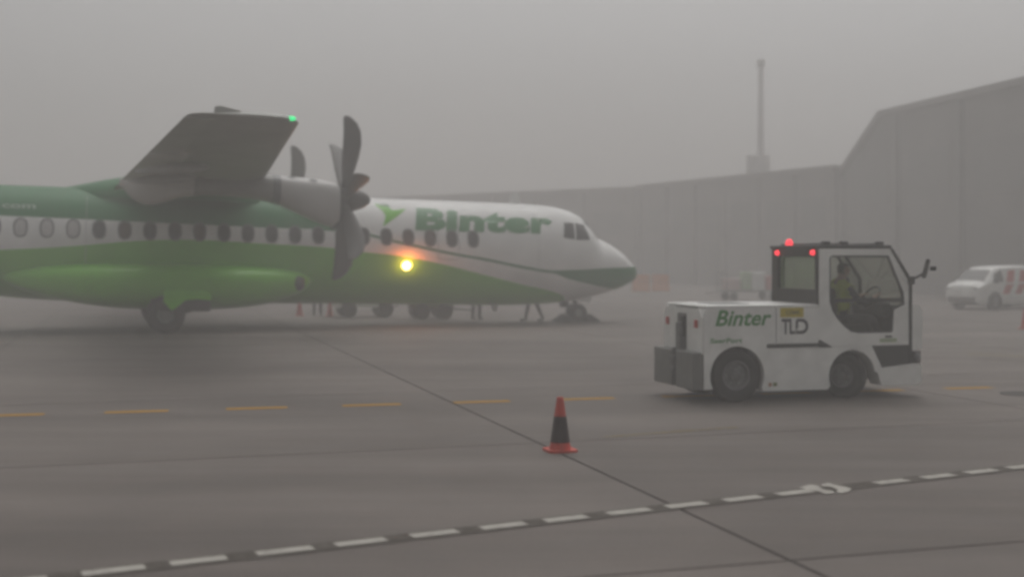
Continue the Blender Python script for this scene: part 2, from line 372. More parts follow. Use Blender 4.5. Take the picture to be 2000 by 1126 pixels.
# livery as paint zones of the skin
def livery():
    m, n, l, b = new_mat('airframe_livery_paint')
    tc = n.new('ShaderNodeTexCoord'); sp = n.new('ShaderNodeSeparateXYZ'); l.new(tc.outputs['Object'], sp.inputs[0])
    def math_(op, a, b_=None):
        k = n.new('ShaderNodeMath'); k.operation = op
        for i, v in enumerate((a, b_)):
            if v is None: continue
            if isinstance(v, (int, float)): k.inputs[i].default_value = v
            else: l.new(v, k.inputs[i])
        return k.outputs[0]
    st = math_('SUBTRACT', XG, sp.outputs['X']); z = math_('SUBTRACT', sp.outputs['Z'], ZC)
    stn = math_('DIVIDE', st, 30.0)
    def curve(pts):
        c = n.new('ShaderNodeFloatCurve'); cv = c.mapping.curves[0]
        pts = sorted(pts); full = [(0, pts[0][1])] + pts + [(30, pts[-1][1])]
        full = [(max(0, min(1, x / 30)), max(0, min(1, (y + 2) / 4))) for x, y in full]
        cv.points[0].location = full[0]; cv.points[1].location = full[-1]
        for p in full[1:-1]: cv.points.new(*p)
        for p in cv.points: p.handle_type = 'AUTO_CLAMPED'
        c.mapping.update(); l.new(stn, c.inputs['Value'])
        return math_('SUBTRACT', math_('MULTIPLY', c.outputs[0], 4.0), 2.0)
    lime_c = curve([(1.8, -1.6), (2.29, -1.25), (2.59, -1.06), (3.95, -.78), (5.22, -.5), (6.32, -.26), (7.37, -.09), (8.52, 0.0), (9.13, .07), (10.94, .14), (12.4, .19), (13.4, .16), (14.58, .05), (15.73, -.07), (16.85, -.15), (19, -.35), (22, -.6), (26, -.9)])
    line_c = curve([(2.9, -.44), (3.69, -.36), (4.95, -.15), (5.96, 0.0), (6.67, .13), (7.36, .26), (7.99, .40), (8.5, .51), (9.2, .54), (10, .54)])
    sw_lo = curve([(8.6, .53), (9.07, .54), (10.51, .54), (11.63, .56), (12.73, .58), (14.3, .61), (16.87, .65), (20, .7), (26, .7)])
    sw_hi = curve([(8.6, .53), (9.0, .64), (9.5, .90), (10.0, 1.2), (10.5, 1.5), (11.1, 1.8), (13, 1.9)])
    n_hi = curve([(0, -.25), (.41, -.28), (.98, -.30), (1.93, -.36), (2.9, -.41), (3.3, -.45)])
    n_lo = curve([(0, -1.0), (.5, -.95), (.96, -.89), (1.89, -.74), (2.5, -.62), (2.9, -.50), (3.2, -.45)])
    def band(lo, hi): return math_('MULTIPLY', math_('GREATER_THAN', z, lo), math_('LESS_THAN', z, hi))
    lime = math_('LESS_THAN', z, lime_c)
    line = math_('MULTIPLY', math_('LESS_THAN', math_('ABSOLUTE', math_('SUBTRACT', z, line_c)), 0.036), math_('LESS_THAN', st, 9.3))
    line = math_('MULTIPLY', line, math_('GREATER_THAN', st, 2.9))
    dark = math_('MAXIMUM', math_('MAXIMUM', line, band(sw_lo, sw_hi)), math_('MULTIPLY', band(n_lo, n_hi), math_('LESS_THAN', st, 3.2)))
    m1 = n.new('ShaderNodeMix'); m1.data_type = 'RGBA'; m1.inputs['A'].default_value = (.80, .80, .78, 1); m1.inputs['B'].default_value = (.125, .48, .0, 1); l.new(lime, m1.inputs['Factor'])
    m2 = n.new('ShaderNodeMix'); m2.data_type = 'RGBA'; l.new(m1.outputs['Result'], m2.inputs['A']); m2.inputs['B'].default_value = (.0, .15, .035, 1); l.new(dark, m2.inputs['Factor'])
    ns = n.new('ShaderNodeTexNoise'); ns.inputs['Scale'].default_value = 1.3; ns.inputs['Detail'].default_value = 5; l.new(tc.outputs['Object'], ns.inputs['Vector'])
    mr = n.new('ShaderNodeMapRange'); mr.inputs['From Min'].default_value = .3; mr.inputs['From Max'].default_value = .7; mr.inputs['To Min'].default_value = .88; mr.inputs['To Max'].default_value = 1.05; l.new(ns.outputs['Fac'], mr.inputs['Value'])
    m3 = n.new('ShaderNodeMix'); m3.data_type = 'RGBA'; m3.blend_type = 'MULTIPLY'; m3.inputs['Factor'].default_value = 1; l.new(m2.outputs['Result'], m3.inputs['A']); l.new(mr.outputs[0], m3.inputs['B'])
    l.new(m3.outputs['Result'], b.inputs['Base Color']); b.inputs['Roughness'].default_value = .45; b.inputs['Coat Weight'].default_value = .05; b.inputs['Specular IOR Level'].default_value = .22
    return m
mb = MB(); mb.loft(rings); fuselage = mb.build('fuselage', livery(), air, smooth=True)

# cabin windows
def on_skin(st, z, off): return A(st, fus_lat(st, z, off), z)
def oval(st, z, a, b, off, n=20, sq=2.4):
    out = []
    for i in range(n):
        t = 2 * math.pi * i / n; c, s_ = math.cos(t), math.sin(t)
        out.append((st + a * math.copysign(abs(c) ** (2 / sq), c), z + b * math.copysign(abs(s_) ** (2 / sq), s_)))
    return out
ZW = 0.386
for n_ in range(22):
    st = 16.4635 - .5872 * (n_ - 2)
    if st > 17.8: continue
    fr = MB(); o1 = oval(st, ZW, .165, .235, 0); o2 = oval(st, ZW, .125, .195, 0)
    rg = [[on_skin(p[0], p[1], .004) for p in o1], [on_skin(p[0], p[1], .016) for p in o1], [on_skin(p[0], p[1], .016) for p in o2], [on_skin(p[0], p[1], .004) for p in o2]]
    fr.loft(rg, True, False); w_ = fr.build('window', M_frame, air)
    pn = MB(); o3 = oval(st, ZW, .128, .198, 0); mid = on_skin(st, ZW, .008)
    vv = [pn.bm.verts.new(on_skin(p[0], p[1], .008)) for p in o3]; cv = pn.bm.verts.new(mid)
    for i in range(len(vv)): pn.bm.faces.new([vv[i], vv[(i + 1) % len(vv)], cv])
    bmesh.ops.recalc_face_normals(pn.bm, faces=pn.bm.faces[:])
    idx = n_ - 2
    p_ = pn.build('pane', M_blind if idx in (-2, -1, 0, 1, 2) else (M_pane_br if idx in (4, 7, 16, 17) else M_pane), w_)
# emergency exit seam round a window
def seam(name, pts, w, m, parent, off=.006):
    mb = MB()
    for (a, b) in zip(pts[:-1], pts[1:]):
        d = Vector((b[0] - a[0], b[1] - a[1])); L_ = d.length; d /= L_; p = Vector((-d.y, d.x)) * w / 2; k = max(1, int(L_ / .12))
        for i in range(k):
            q0 = Vector(a) + d * L_ * i / k; q1 = Vector(a) + d * L_ * (i + 1) / k
            mb.poly([on_skin(*(q0 - p), off), on_skin(*(q1 - p), off), on_skin(*(q1 + p), off), on_skin(*(q0 + p), off)])
    bmesh.ops.recalc_face_normals(mb.bm, faces=mb.bm.faces[:])
    return mb.build(name, m, parent)
M_seam = mat('panel_seam_grey', (0.38, 0.38, 0.38), .6)
seam('emergency_exit_outline', [(6.27, .74), (5.70, .74), (5.70, -.16), (6.27, -.16), (6.27, .74)], .022, M_seam, air)
seam('service_door_outline', [(19.6, .75), (18.9, .75), (18.9, -.85), (19.6, -.85), (19.6, .75)], .022, M_seam, air)
for st in (3.45, 8.9, 15.0): seam('panel_seam', [(st, 1.2), (st, -.6)], .012, M_seam, air)
# cockpit glazing
def skin_patch(name, quad, m, parent, off=.012, k=5):
    mb = MB(); g = []
    for i in range(k + 1):
        row = []
        for j in range(k + 1):
            u, v = i / k, j / k
            a = Vector(quad[0]).lerp(Vector(quad[1]), u); b = Vector(quad[3]).lerp(Vector(quad[2]), u); p = a.lerp(b, v)
            row.append(mb.bm.verts.new(on_skin(p.x, p.y, off)))
        g.append(row)
    for i in range(k):
        for j in range(k): mb.bm.faces.new([g[i][j], g[i + 1][j], g[i + 1][j + 1], g[i][j + 1]])
    bmesh.ops.recalc_face_normals(mb.bm, faces=mb.bm.faces[:])
    return mb.build(name, m, parent)
skin_patch('cockpit_side_window', [(2.68, .50), (2.33, .46), (2.28, .92), (2.58, .92)], M_pane, air)
skin_patch('cockpit_side_window', [(2.28, .45), (1.80, .46), (1.92, .88), (2.22, .92)], M_pane, air)
for sgn in (1, -1):                                            # two front windshields
    mb = MB(); g = []
    for i in range(7):
        row = []
        for j in range(5):
            st = 1.42 + .42 * i / 6
            w, t, b = fus(st); c = (t + b) / 2; hh = (t - b) / 2
            th = R(88 - j * 9) if i else R(88 - j * 9)
            row.append(mb.bm.verts.new(A(st, sgn * (w * math.cos(th)) , c + hh * math.sin(th) + .012)))
        g.append(row)
    for i in range(6):
        for j in range(4): mb.bm.faces.new([g[i][j], g[i + 1][j], g[i + 1][j + 1], g[i][j + 1]])
    bmesh.ops.recalc_face_normals(mb.bm, faces=mb.bm.faces[:]); mb.build('windshield', M_pane, air)
# lettering and emblem
bm = text_bm('Binter', (0, 3.95, 0, .62), shear=.12, bold=.055, spacing=1.06); slice_bm(bm, .22, .07)
map_bm(bm, lambda u, v: on_skin(6.88 - u, .575 + v, .010), 'airline_lettering', M_lgreen, air)
bm = text_bm('bintercanarias.com', (0, 3.3, 0, .15), bold=.02); slice_bm(bm, .4, .08)
map_bm(bm, lambda u, v: on_skin(19.45 - u, .84 + v, .010), 'web_address_lettering', mat('pale_lettering', (.34, .44, .36), .5), air)
for poly, m in (([(7.86, 1.26), (7.55, 1.24), (7.40, 1.10), (7.02, 1.16), (7.30, .95), (7.50, .82), (7.72, .66), (7.62, .95), (7.68, 1.08)], M_lime), ([(7.86, 1.27), (7.50, 1.265), (7.42, 1.20), (7.60, 1.20)], M_dgreen)):
    mb = MB(); mb.poly([(p[0], p[1], 0) for p in poly]); bm = mb.bm; slice_bm(bm, .12, .08)
    map_bm(bm, lambda u, v: on_skin(u, v, .010 if m is M_lime else .013), 'bird_emblem', m, air)
# wings
def airfoil(n=12, t=.16):
    up, lo = [], []
    for i in range(n + 1):
        x = (1 - math.cos(math.pi * i / n)) / 2
        y = 5 * t * (.2969 * math.sqrt(x) - .126 * x - .3516 * x * x + .2843 * x ** 3 - .1015 * x ** 4)
        up.append((x, y * 1.15)); lo.append((x, -y * .85))
    return up[::-1] + lo[1:-1]
AF = airfoil()
WS = [(0.0, 11.15, 13.75, 1.64, 1.0), (4.9, 11.15, 13.75, 1.66, 1.0), (9.0, 11.42, 13.58, 1.76, .9), (13.1, 11.68, 13.42, 1.87, .85), (13.38, 11.78, 13.36, 1.885, .55), (13.5, 12.05, 13.2, 1.90, .15)]
for sgn, nm in ((1, 'wing'), (-1, 'wing')):
    mb = MB(); rg = []
    for lat, le, te, z, k in WS:
        rg.append([A(le + p[0] * (te - le), sgn * lat, z + p[1] * (te - le) * k) for p in AF])
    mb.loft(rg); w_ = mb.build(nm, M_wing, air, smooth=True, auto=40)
    # flaps, drooped a little
    def te_pt(lat): k = (13.3 - max(lat, 3.0)) / 9.3; return 13.43 + .86 * k, 1.845 - .47 * k
    for l0, l1 in ((1.7, 3.62), (4.5, 9.0)):
        mb = MB(); rg = []
        for lat in (l0, (l0 + l1) / 2, l1):
            te = lerp(WS, lat, 2); z = lerp(WS, lat, 3); x1, z1 = te_pt(lat); x0 = te - .55; c = x1 - x0
            rg.append([A(x0 + p[0] * c, sgn * lat, (z - .06) + (z1 - z + .06) * p[0] + p[1] * c * .7) for p in AF])
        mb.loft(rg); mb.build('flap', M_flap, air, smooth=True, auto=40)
    for lat in (2.6, 5.6, 7.9):
        mb = MB(); te = lerp(WS, lat, 2); z = lerp(WS, lat, 3)
        mb.loft([[A(te + dx, sgn * lat + r_ * math.cos(a), z - .22 - dz + r_ * 1.5 * math.sin(a)) for a in [2 * math.pi * i / 10 for i in range(10)]] for dx, dz, r_ in ((-1.0, 0, .01), (-.8, .02, .06), (-.3, .06, .08), (.15, .12, .05), (.4, .14, .01))])
        mb.build('flap_fairing', M_wing, air, smooth=True)
    # aileron with a horn that stands proud of the upper skin
    mb = MB(); rg = []
    for lat in (9.04, 11.2, 13.3):
        te = lerp(WS, lat, 2); z = lerp(WS, lat, 3)
        x1, z1 = te_pt(lat); c = x1 - te + .48; rg.append([A(te - .48 + p[0] * c, sgn * lat, z - .01 + (z1 - z + .01) * p[0] + p[1] * .55) for p in AF])
    mb.loft(rg); al_ = mb.build('aileron', M_wing, air, smooth=True, auto=40)
    mb = MB(); mb.loft([[A(st, sgn * 13.30 + dy, zz) for st, zz in ((13.0, 1.86), (12.99, 2.02), (12.9, 2.04), (12.62, 1.985), (12.5, 1.90))] for dy in (-.04, .04)])
    mb.build('aileron_horn', M_wing, al_)
    # nav lamp
    mb = MB(); mb.loft([[A(11.80 + a, sgn * (13.40 + r_ * .5 * math.cos(t)), 1.90 + r_ * math.sin(t)) for t in [2 * math.pi * i / 10 for i in range(10)]] for a, r_ in ((-.03, .006), (-.01, .03), (.03, .04), (.08, .03), (.12, .006))])
    mb.build('navigation_light', E_green if sgn > 0 else E_red, air, smooth=True)
# fairing where the wing meets the fuselage
mb = MB()
mb.loft([[A(st, w * math.cos(t), zt * max(0, math.sin(t)) + 1.15 + .1 * math.sin(t)) for t in [math.pi * i / 16 for i in range(17)]] for st, w, zt in ((10.3, .3, .15), (10.9, .85, .55), (11.6, 1.2, .72), (12.6, 1.25, .74), (13.6, 1.2, .62), (14.6, .9, .42), (15.6, .35, .18))], close=False)
mb.build('wing_fairing', M_dgreen, air, smooth=True)
# nacelles and propellers
NAC_B = [(9.42, .62), (9.55, .52), (9.9, .62), (10.4, .83), (10.9, 1.03), (11.6, 1.13), (12.4, 1.16), (13.0, 1.08), (13.4, .95), (13.7, .90), (14.0, 1.02), (14.28, 1.34)]
NAC_T = [(9.42, 1.48), (9.55, 1.56), (9.9, 1.62), (10.4, 1.65), (10.9, 1.67), (11.6, 1.69), (12.4, 1.69), (13.0, 1.67), (13.4, 1.62), (13.7, 1.58), (14.0, 1.52), (14.28, 1.46)]
NAC_W = [(9.42, .40), (9.55, .47), (9.9, .52), (10.4, .53), (10.9, .52), (11.6, .50), (12.4, .47), (13.0, .42), (13.4, .36), (13.7, .30), (14.0, .20), (14.28, .05)]
def nac_pt(st, t, sgn, off=0):
    b, tp, w = smooth_tab(NAC_B, st), smooth_tab(NAC_T, st), smooth_tab(NAC_W, st)
    return A(st, sgn * 4.05 + (w + off) * math.copysign(abs(math.cos(t)) ** .75, math.cos(t)), (b + tp) / 2 + ((tp - b) / 2 + off) * math.copysign(abs(math.sin(t)) ** .75, math.sin(t)))
M_nac = mat('nacelle_paint', (0.44, 0.43, 0.415), .4, var=.12, scale=1.5)
for sgn in (1, -1):
    mb = MB(); mb.loft([[nac_pt(9.42 + i * (10.88 - 9.42) / 12, 2 * math.pi * k / 28, sgn) for k in range(28)] for i in range(13)])
    nac = mb.build('engine_cowl', M_nac, air, smooth=True, auto=50)
    mb = MB(); mb.loft([[nac_pt(10.884 + i * (12.70 - 10.884) / 12, 2 * math.pi * k / 28, sgn) for k in range(28)] for i in range(13)])
    mb.build('nacelle_mid_section', mat('nacelle_shroud_grey', (.24, .24, .225), .5), air, smooth=True, auto=50)
    mb = MB(); mb.loft([[nac_pt(12.704 + i * (14.28 - 12.704) / 14, 2 * math.pi * k / 28, sgn) for k in range(28)] for i in range(15)])
    mb.build('nacelle_tail', M_flap, air, smooth=True, auto=50)
    mb = MB(); mb.loft([[nac_pt(st, 2 * math.pi * k / 28, sgn, .012 if 10.80 < st < 10.97 else 0.003) for k in range(28)] for st in (10.79, 10.81, 10.95, 10.97)], True, False); mb.build('dark_band', M_frame, nac)
    for st, t in ((10.55, R(60)), (10.05, R(55))):
        mb = MB(); c = [nac_pt(st + .09 * math.cos(a), t + .16 * math.sin(a), sgn, .008) for a in [2 * math.pi * i / 12 for i in range(12)]]
        mb.poly(c); mb.build('vent', M_black, nac)
    mb = MB(); mb.loft([[A(st, sgn * 4.05 + .26 * k_ * math.cos(t), .60 + .13 * k_ * math.sin(t) + .0) for t in [2 * math.pi * i / 16 for i in range(16)]] for st, k_ in ((9.36, .95), (9.40, 1.05), (9.55, 1.0))], True, True); mb.build('air_intake', M_black, nac)
    hub = A(9.23, sgn * 4.05, 1.18)
    mb = MB(); mb.lathe([(.0, .58), (.05, .575), (.12, .52), (.20, .40), (.26, .22), (.285, .02), (.285, -.17)], lambda u, v, w: (hub.x + w, hub.y + u, hub.z + v), 24)
    prop = mb.build('spinner', M_blade, air, smooth=True)
    BL = [(.24, .17, .0, .085), (.45, .20, .01, .06), (.7, .27, .03, .045), (1.0, .34, .06, .035), (1.3, .37, .08, .028), (1.6, .34, .06, .022), (1.8, .27, .0, .016), (1.92, .17, -.07, .01), (1.965, .06, -.11, .006)]
    for kb in range(6):
        th = R(-16 + 60 * kb) if sgn > 0 else R(-3 + 60 * kb)
        rd = Vector((0, math.sin(th), math.cos(th))); tg = Vector((0, math.cos(th), -math.sin(th))); ax = Vector((1, 0, 0))
        rg = []
        for r_, c, sw, tk in BL:
            tw = R(16 * (1 - r_ / 1.965)) + R(5)
            cd = ax * math.cos(tw) + tg * math.sin(tw); nd = tg * math.cos(tw) - ax * math.sin(tw)
            cen = hub + rd * r_ + ax * (sw - .02)
            rg.append([cen + cd * c * .62 * math.cos(t) + nd * tk * math.sin(t) for t in [2 * math.pi * i / 12 for i in range(12)]])
        mb = MB(); mb.loft(rg); mb.build('propeller_blade', M_blade, air, smooth=True)
# landing gear sponsons
SP = [ # station, centre lat, centre z, half width, half height
 (9.55, 1.20, -.80, .04, .05), (9.75, 1.18, -.82, .30, .22), (10.2, 1.14, -.86, .62, .38), (10.9, 1.12, -.92, .86, .50), (11.8, 1.10, -.95, 1.02, .56), (12.8, 1.10, -.96, 1.08, .575), (13.8, 1.10, -.96, 1.06, .57), (14.6, 1.10, -.94, .96, .53), (15.4, 1.10, -.90, .76, .45), (16.1, 1.12, -.86, .48, .33), (16.7, 1.14, -.82, .16, .14), (16.85, 1.15, -.80, .02, .02)]
def sp(st): return [smooth_tab(SP, st, k) for k in (1, 2, 3, 4)]
for sgn in (1, -1):
    rg = []
    for i in range(47):
        st = 9.55 + i * 7.3 / 46; cy, cz, w, hh = sp(st)
        rg.append([A(st, sgn * (cy + w * math.copysign(abs(math.cos(t)) ** .85, math.cos(t))), cz + hh * math.copysign(abs(math.sin(t)) ** .85, math.sin(t))) for t in [2 * math.pi * k / 30 for k in range(30)]])
    mb = MB(); mb.loft(rg); spn = mb.build('landing_gear_sponson', M_lime, air, smooth=True)
    mb = MB(); c = A(9.95, sgn * 1.48, -.84); mb.lathe([(.0, .20), (.12, .18), (.19, .08), (.20, -.2)], lambda u, v, w: (c.x + w, c.y + u, c.z + v), 16); mb.build('landing_lamp', M_black, spn, smooth=True)
    # wheel well, door, leg, twin wheels
    mb = MB(); mb.box(XG - 13.50, XG - 12.12, -sgn * 2.03 - .22, -sgn * 2.03 + .22, ZC - 1.545, ZC - 1.25, bev=.05); mb.build('wheel_well', M_black, air)
    mb = MB()
    mb.prism([(13.2, -1.02), (13.22, -1.30), (13.05, -1.50), (12.95, -1.46), (12.72, -1.27), (12.45, -1.24), (12.12, -1.26), (12.10, -1.12), (12.3, -1.02)], [], 0, .05, lambda u, v, w: A(u, sgn * (2.19 + w - (v + 1.02) * .62), v)); mb.build('gear_door', M_lime, air)
    mb = MB(); mb.tube([A(12.35, sgn * 1.95, -1.25), A(12.6, sgn * 1.95, -1.5), A(13.16, sgn * 1.95, -1.625)], [.10, .09, .075], 12); mb.build('gear_leg', M_chrome, air, smooth=True)
    for lat in (1.74, 2.16):
        c = A(13.16, sgn * lat, -ZC + .455)
        mb = MB(); mb.lathe([(.20, -.10), (.34, -.13), (.425, -.11), (.455, -.05), (.455, .05), (.425, .11), (.34, .13), (.20, .10)], lambda u, v, w: (c.x + u, c.y + w, c.z + v), 30, cap=False)
        wh = mb.build('main_wheel', M_rubber, air, smooth=True)
        mb = MB(); mb.lathe([(.01, -.085), (.10, -.085), (.12, -.06), (.205, -.09), (.205, .09), (.12, .06), (.10, .085), (.01, .085)], lambda u, v, w: (c.x + u, c.y + w, c.z + v), 24); mb.build('rim', M_rim, wh)
# nose gear: the wheels stand on the ground although the hull is pitched nose down
dz = (XG - 1.79) * PIT
NG = Vector((XG - 1.79, 0, dz))
mb = MB(); mb.tube([NG + Vector((-.10, 0, 1.15)), NG + Vector((-.03, 0, .6)), NG + Vector((0, 0, .24))], [.075, .06, .05], 12); mb.tube([NG + Vector((-.02, 0, .5)), NG + Vector((-.45, 0, 1.0))], .035); ng = mb.build('nose_gear_leg', M_black, air, smooth=True)
for y in (-.14, .14):
    mb = MB(); mb.lathe([(.11, -.07), (.21, -.085), (.255, -.05), (.262, 0), (.255, .05), (.21, .085), (.11, .07)], lambda u, v, w: (NG.x + u, y + w, NG.z + .258 + v), 24, cap=False); wh = mb.build('nose_wheel', M_rubber, air, smooth=True)
    mb = MB(); mb.lathe([(.01, -.05), (.12, -.06), (.12, .06), (.01, .05)], lambda u, v, w: (NG.x + u, y + w, NG.z + .258 + v), 16); mb.build('rim', M_rim, wh)
for y in (-.30, .30):
    mb = MB(); mb.prism([(.42, .98), (-.30, .98), (-.25, .62), (.30, .55)], [], -.012, .012, lambda u, v, w: (NG.x + u, y + w, NG.z + v)); mb.build('nose_gear_door', M_white2, air)
mb = MB(); mb.box(NG.x - .46, NG.x - .28, -.16, .16, NG.z + .40, NG.z + .98, bev=.02); mb.build('gear_door_plate', M_black, air)
for dx, nm in ((.40, 'in front of'), (-.40, 'behind')):
    c = Matrix.Rotation(AL, 3, 'Z') @ Vector((XG - 1.79 + dx, 0, 0)) + Vector((-8.874, 30.943, 0))
    ck = empty('wheel_chock', c, (0, 0, AL + (0 if dx > 0 else math.pi))); tag(ck, 'dark rubber wheel chock %s the airliner nose wheel' % nm, 'wheel chock')
    mb = MB(); mb.prism([(-.16, 0), (.24, 0), (.20, .05), (-.10, .22), (-.16, .20)], [], -.33, .33, lambda u, v, w: (u, w, v)); mb.build('block', M_rubber, ck)
    mb = MB(); mb.tube([(.0, -.2, .12), (.02, -.25, .2), (.02, -.1, .22), (.0, -.05, .12)], .012, 6); mb.build('rope_handle', M_grey, ck)
# lamp that shines aft from the fuselage side
c = on_skin(7.10, -.34, 0.0)
mb = MB(); mb.lathe([(.0, .055), (.06, .05), (.11, .03), (.125, 0), (.125, -.05)], lambda u, v, w: (c.x + u, c.y - w, c.z + v), 20); lampo = mb.build('wing_inspection_lamp', E_amber, air, smooth=True)
pl_d = bpy.data.lights.new('lamp_glow', 'POINT'); pl_d.energy = 26; pl_d.color = (1.0, .24, .03); pl_d.shadow_soft_size = .10
pl = bpy.data.objects.new('lamp_glow', pl_d); COL.objects.link(pl); pl.parent = lampo; pl.location = c + Vector((0, -.22, 0))
# aerials
mb = MB(); mb.loft([[A(3.55 + p[0] * .32 * k + .12 * (1 - k), p[1] * .3 * k, 1.42 + hh) for p in AF] for k, hh in ((1, 0), (.8, .2), (.55, .36))]); mb.build('blade_aerial', M_white2, air)
mb = MB(); mb.loft([[A(4.15 + p[0] * .22 * k, p[1] * .3 * k, -1.38 - hh) for p in AF] for k, hh in ((1, 0), (.6, .2))]); mb.build('blade_aerial', M_white2, air)
# tail
mb = MB(); mb.loft([[A(le + p[0] * (te - le), p[1] * (te - le) * .7, z) for p in AF] for z, le, te in ((1.2, 21.0, 26.6), (1.9, 22.2, 26.7), (3.2, 23.4, 26.75), (5.4, 24.5, 26.8))]); mb.build('tail_fin', M_dgreen, air, smooth=True, auto=40)
mb = MB(); mb.loft([[A(le + p[0] * (te - le), lat, 5.35 + p[1] * (te - le) * .7) for p in AF] for lat, le, te in ((-3.65, 25.0, 26.3), (0, 24.6, 26.9), (3.65, 25.0, 26.3))]); mb.build('tailplane', M_white2, air, smooth=True, auto=40)

# ------------------------------------------------------------------ people
def person(name, joints, edges, regions, label, loc, rz, vest=True, group=None, cat='person'):
    """joints {key:(xyz, radius)}; one continuous skinned body; clothing and hair as children"""
    keys = list(joints)
    me = bpy.data.meshes.new('body'); me.from_pydata([joints[k][0] for k in keys], [(keys.index(a), keys.index(b)) for a, b in edges], [])
    o = bpy.data.objects.new('body', me); COL.objects.link(o)
    sk = o.modifiers.new('skin', 'SKIN'); sk.use_smooth_shade = True; sk.branch_smoothing = .4
    sb = o.modifiers.new('sub', 'SUBSURF'); sb.levels = 2; sb.render_levels = 2
    for i, k in enumerate(keys):
        d = me.skin_vertices[0].data[i]; r_ = joints[k][1]; d.radius = r_ if isinstance(r_, tuple) else (r_, r_); d.use_root = (k == 'pelvis')
    dg = bpy.context.evaluated_depsgraph_get(); dg.update()
    bme = bpy.data.meshes.new_from_object(o.evaluated_get(dg)); bpy.data.objects.remove(o)
    segs = [(Vector(joints[a][0]), Vector(joints[b][0]), regions.get(b, regions.get(a))) for a, b in edges]
    regs = []; slots = {'skin': 0, 'top': 1, 'legs': 2, 'boot': 3}
    for p in bme.polygons:
        c = p.center; best = None
        for a, b, rg in segs:
            d = b - a; t = max(0, min(1, (c - a).dot(d) / max(d.length_squared, 1e-9))); q = (c - (a + d * t)).length
            if best is None or q < best[0]: best = (q, rg)
        p.use_smooth = True; regs.append(slots[best[1]])
    mats = [M_skin, M_navy, M_trouser, M_boot]
    root = empty(name, loc, (0, 0, rz)); tag(root, label, cat, group)
    bme.materials.clear()
    for m in mats: bme.materials.append(m)
    for p, q in zip(bme.polygons, regs): p.material_index = q
    body = bpy.data.objects.new('body', bme); COL.objects.link(body); body.parent = root
    def shell(nm, test, off, m):
        bm = bmesh.new(); bm.from_mesh(bme); bm.normal_update()
        for v in bm.verts: v.co += v.normal * off
        bmesh.ops.delete(bm, geom=[f for f in bm.faces if not test(f)], context='FACES')
        if not bm.faces: bm.free(); return
        bmesh.ops.solidify(bm, geom=bm.faces[:], thickness=-off * .6)
        e2 = bpy.data.meshes.new(nm); bm.to_mesh(e2); bm.free(); link_mesh(nm, e2, m, root, True)
    hd = Vector(joints['head'][0]); ch = Vector(joints['chest'][0]); pv = Vector(joints['pelvis'][0])
    ax = (ch - pv).normalized(); Lt = (ch - pv).length
    shell('hair', lambda f: f.material_index == 0 and (f.calc_center_median() - hd).length < .22 and ((f.calc_center_median() - hd).z > .035 or ((f.calc_center_median() - hd).x < -.02 and (f.calc_center_median() - hd).z > -.06)), .012, M_hair)
    if vest:
        shell('hi_vis_vest', lambda f: f.material_index == 1 and .05 < (f.calc_center_median() - pv).dot(ax) < Lt + .13 and (f.calc_center_median() - (pv + ax * (f.calc_center_median() - pv).dot(ax))).length < .24, .014, M_hivis)
    return root
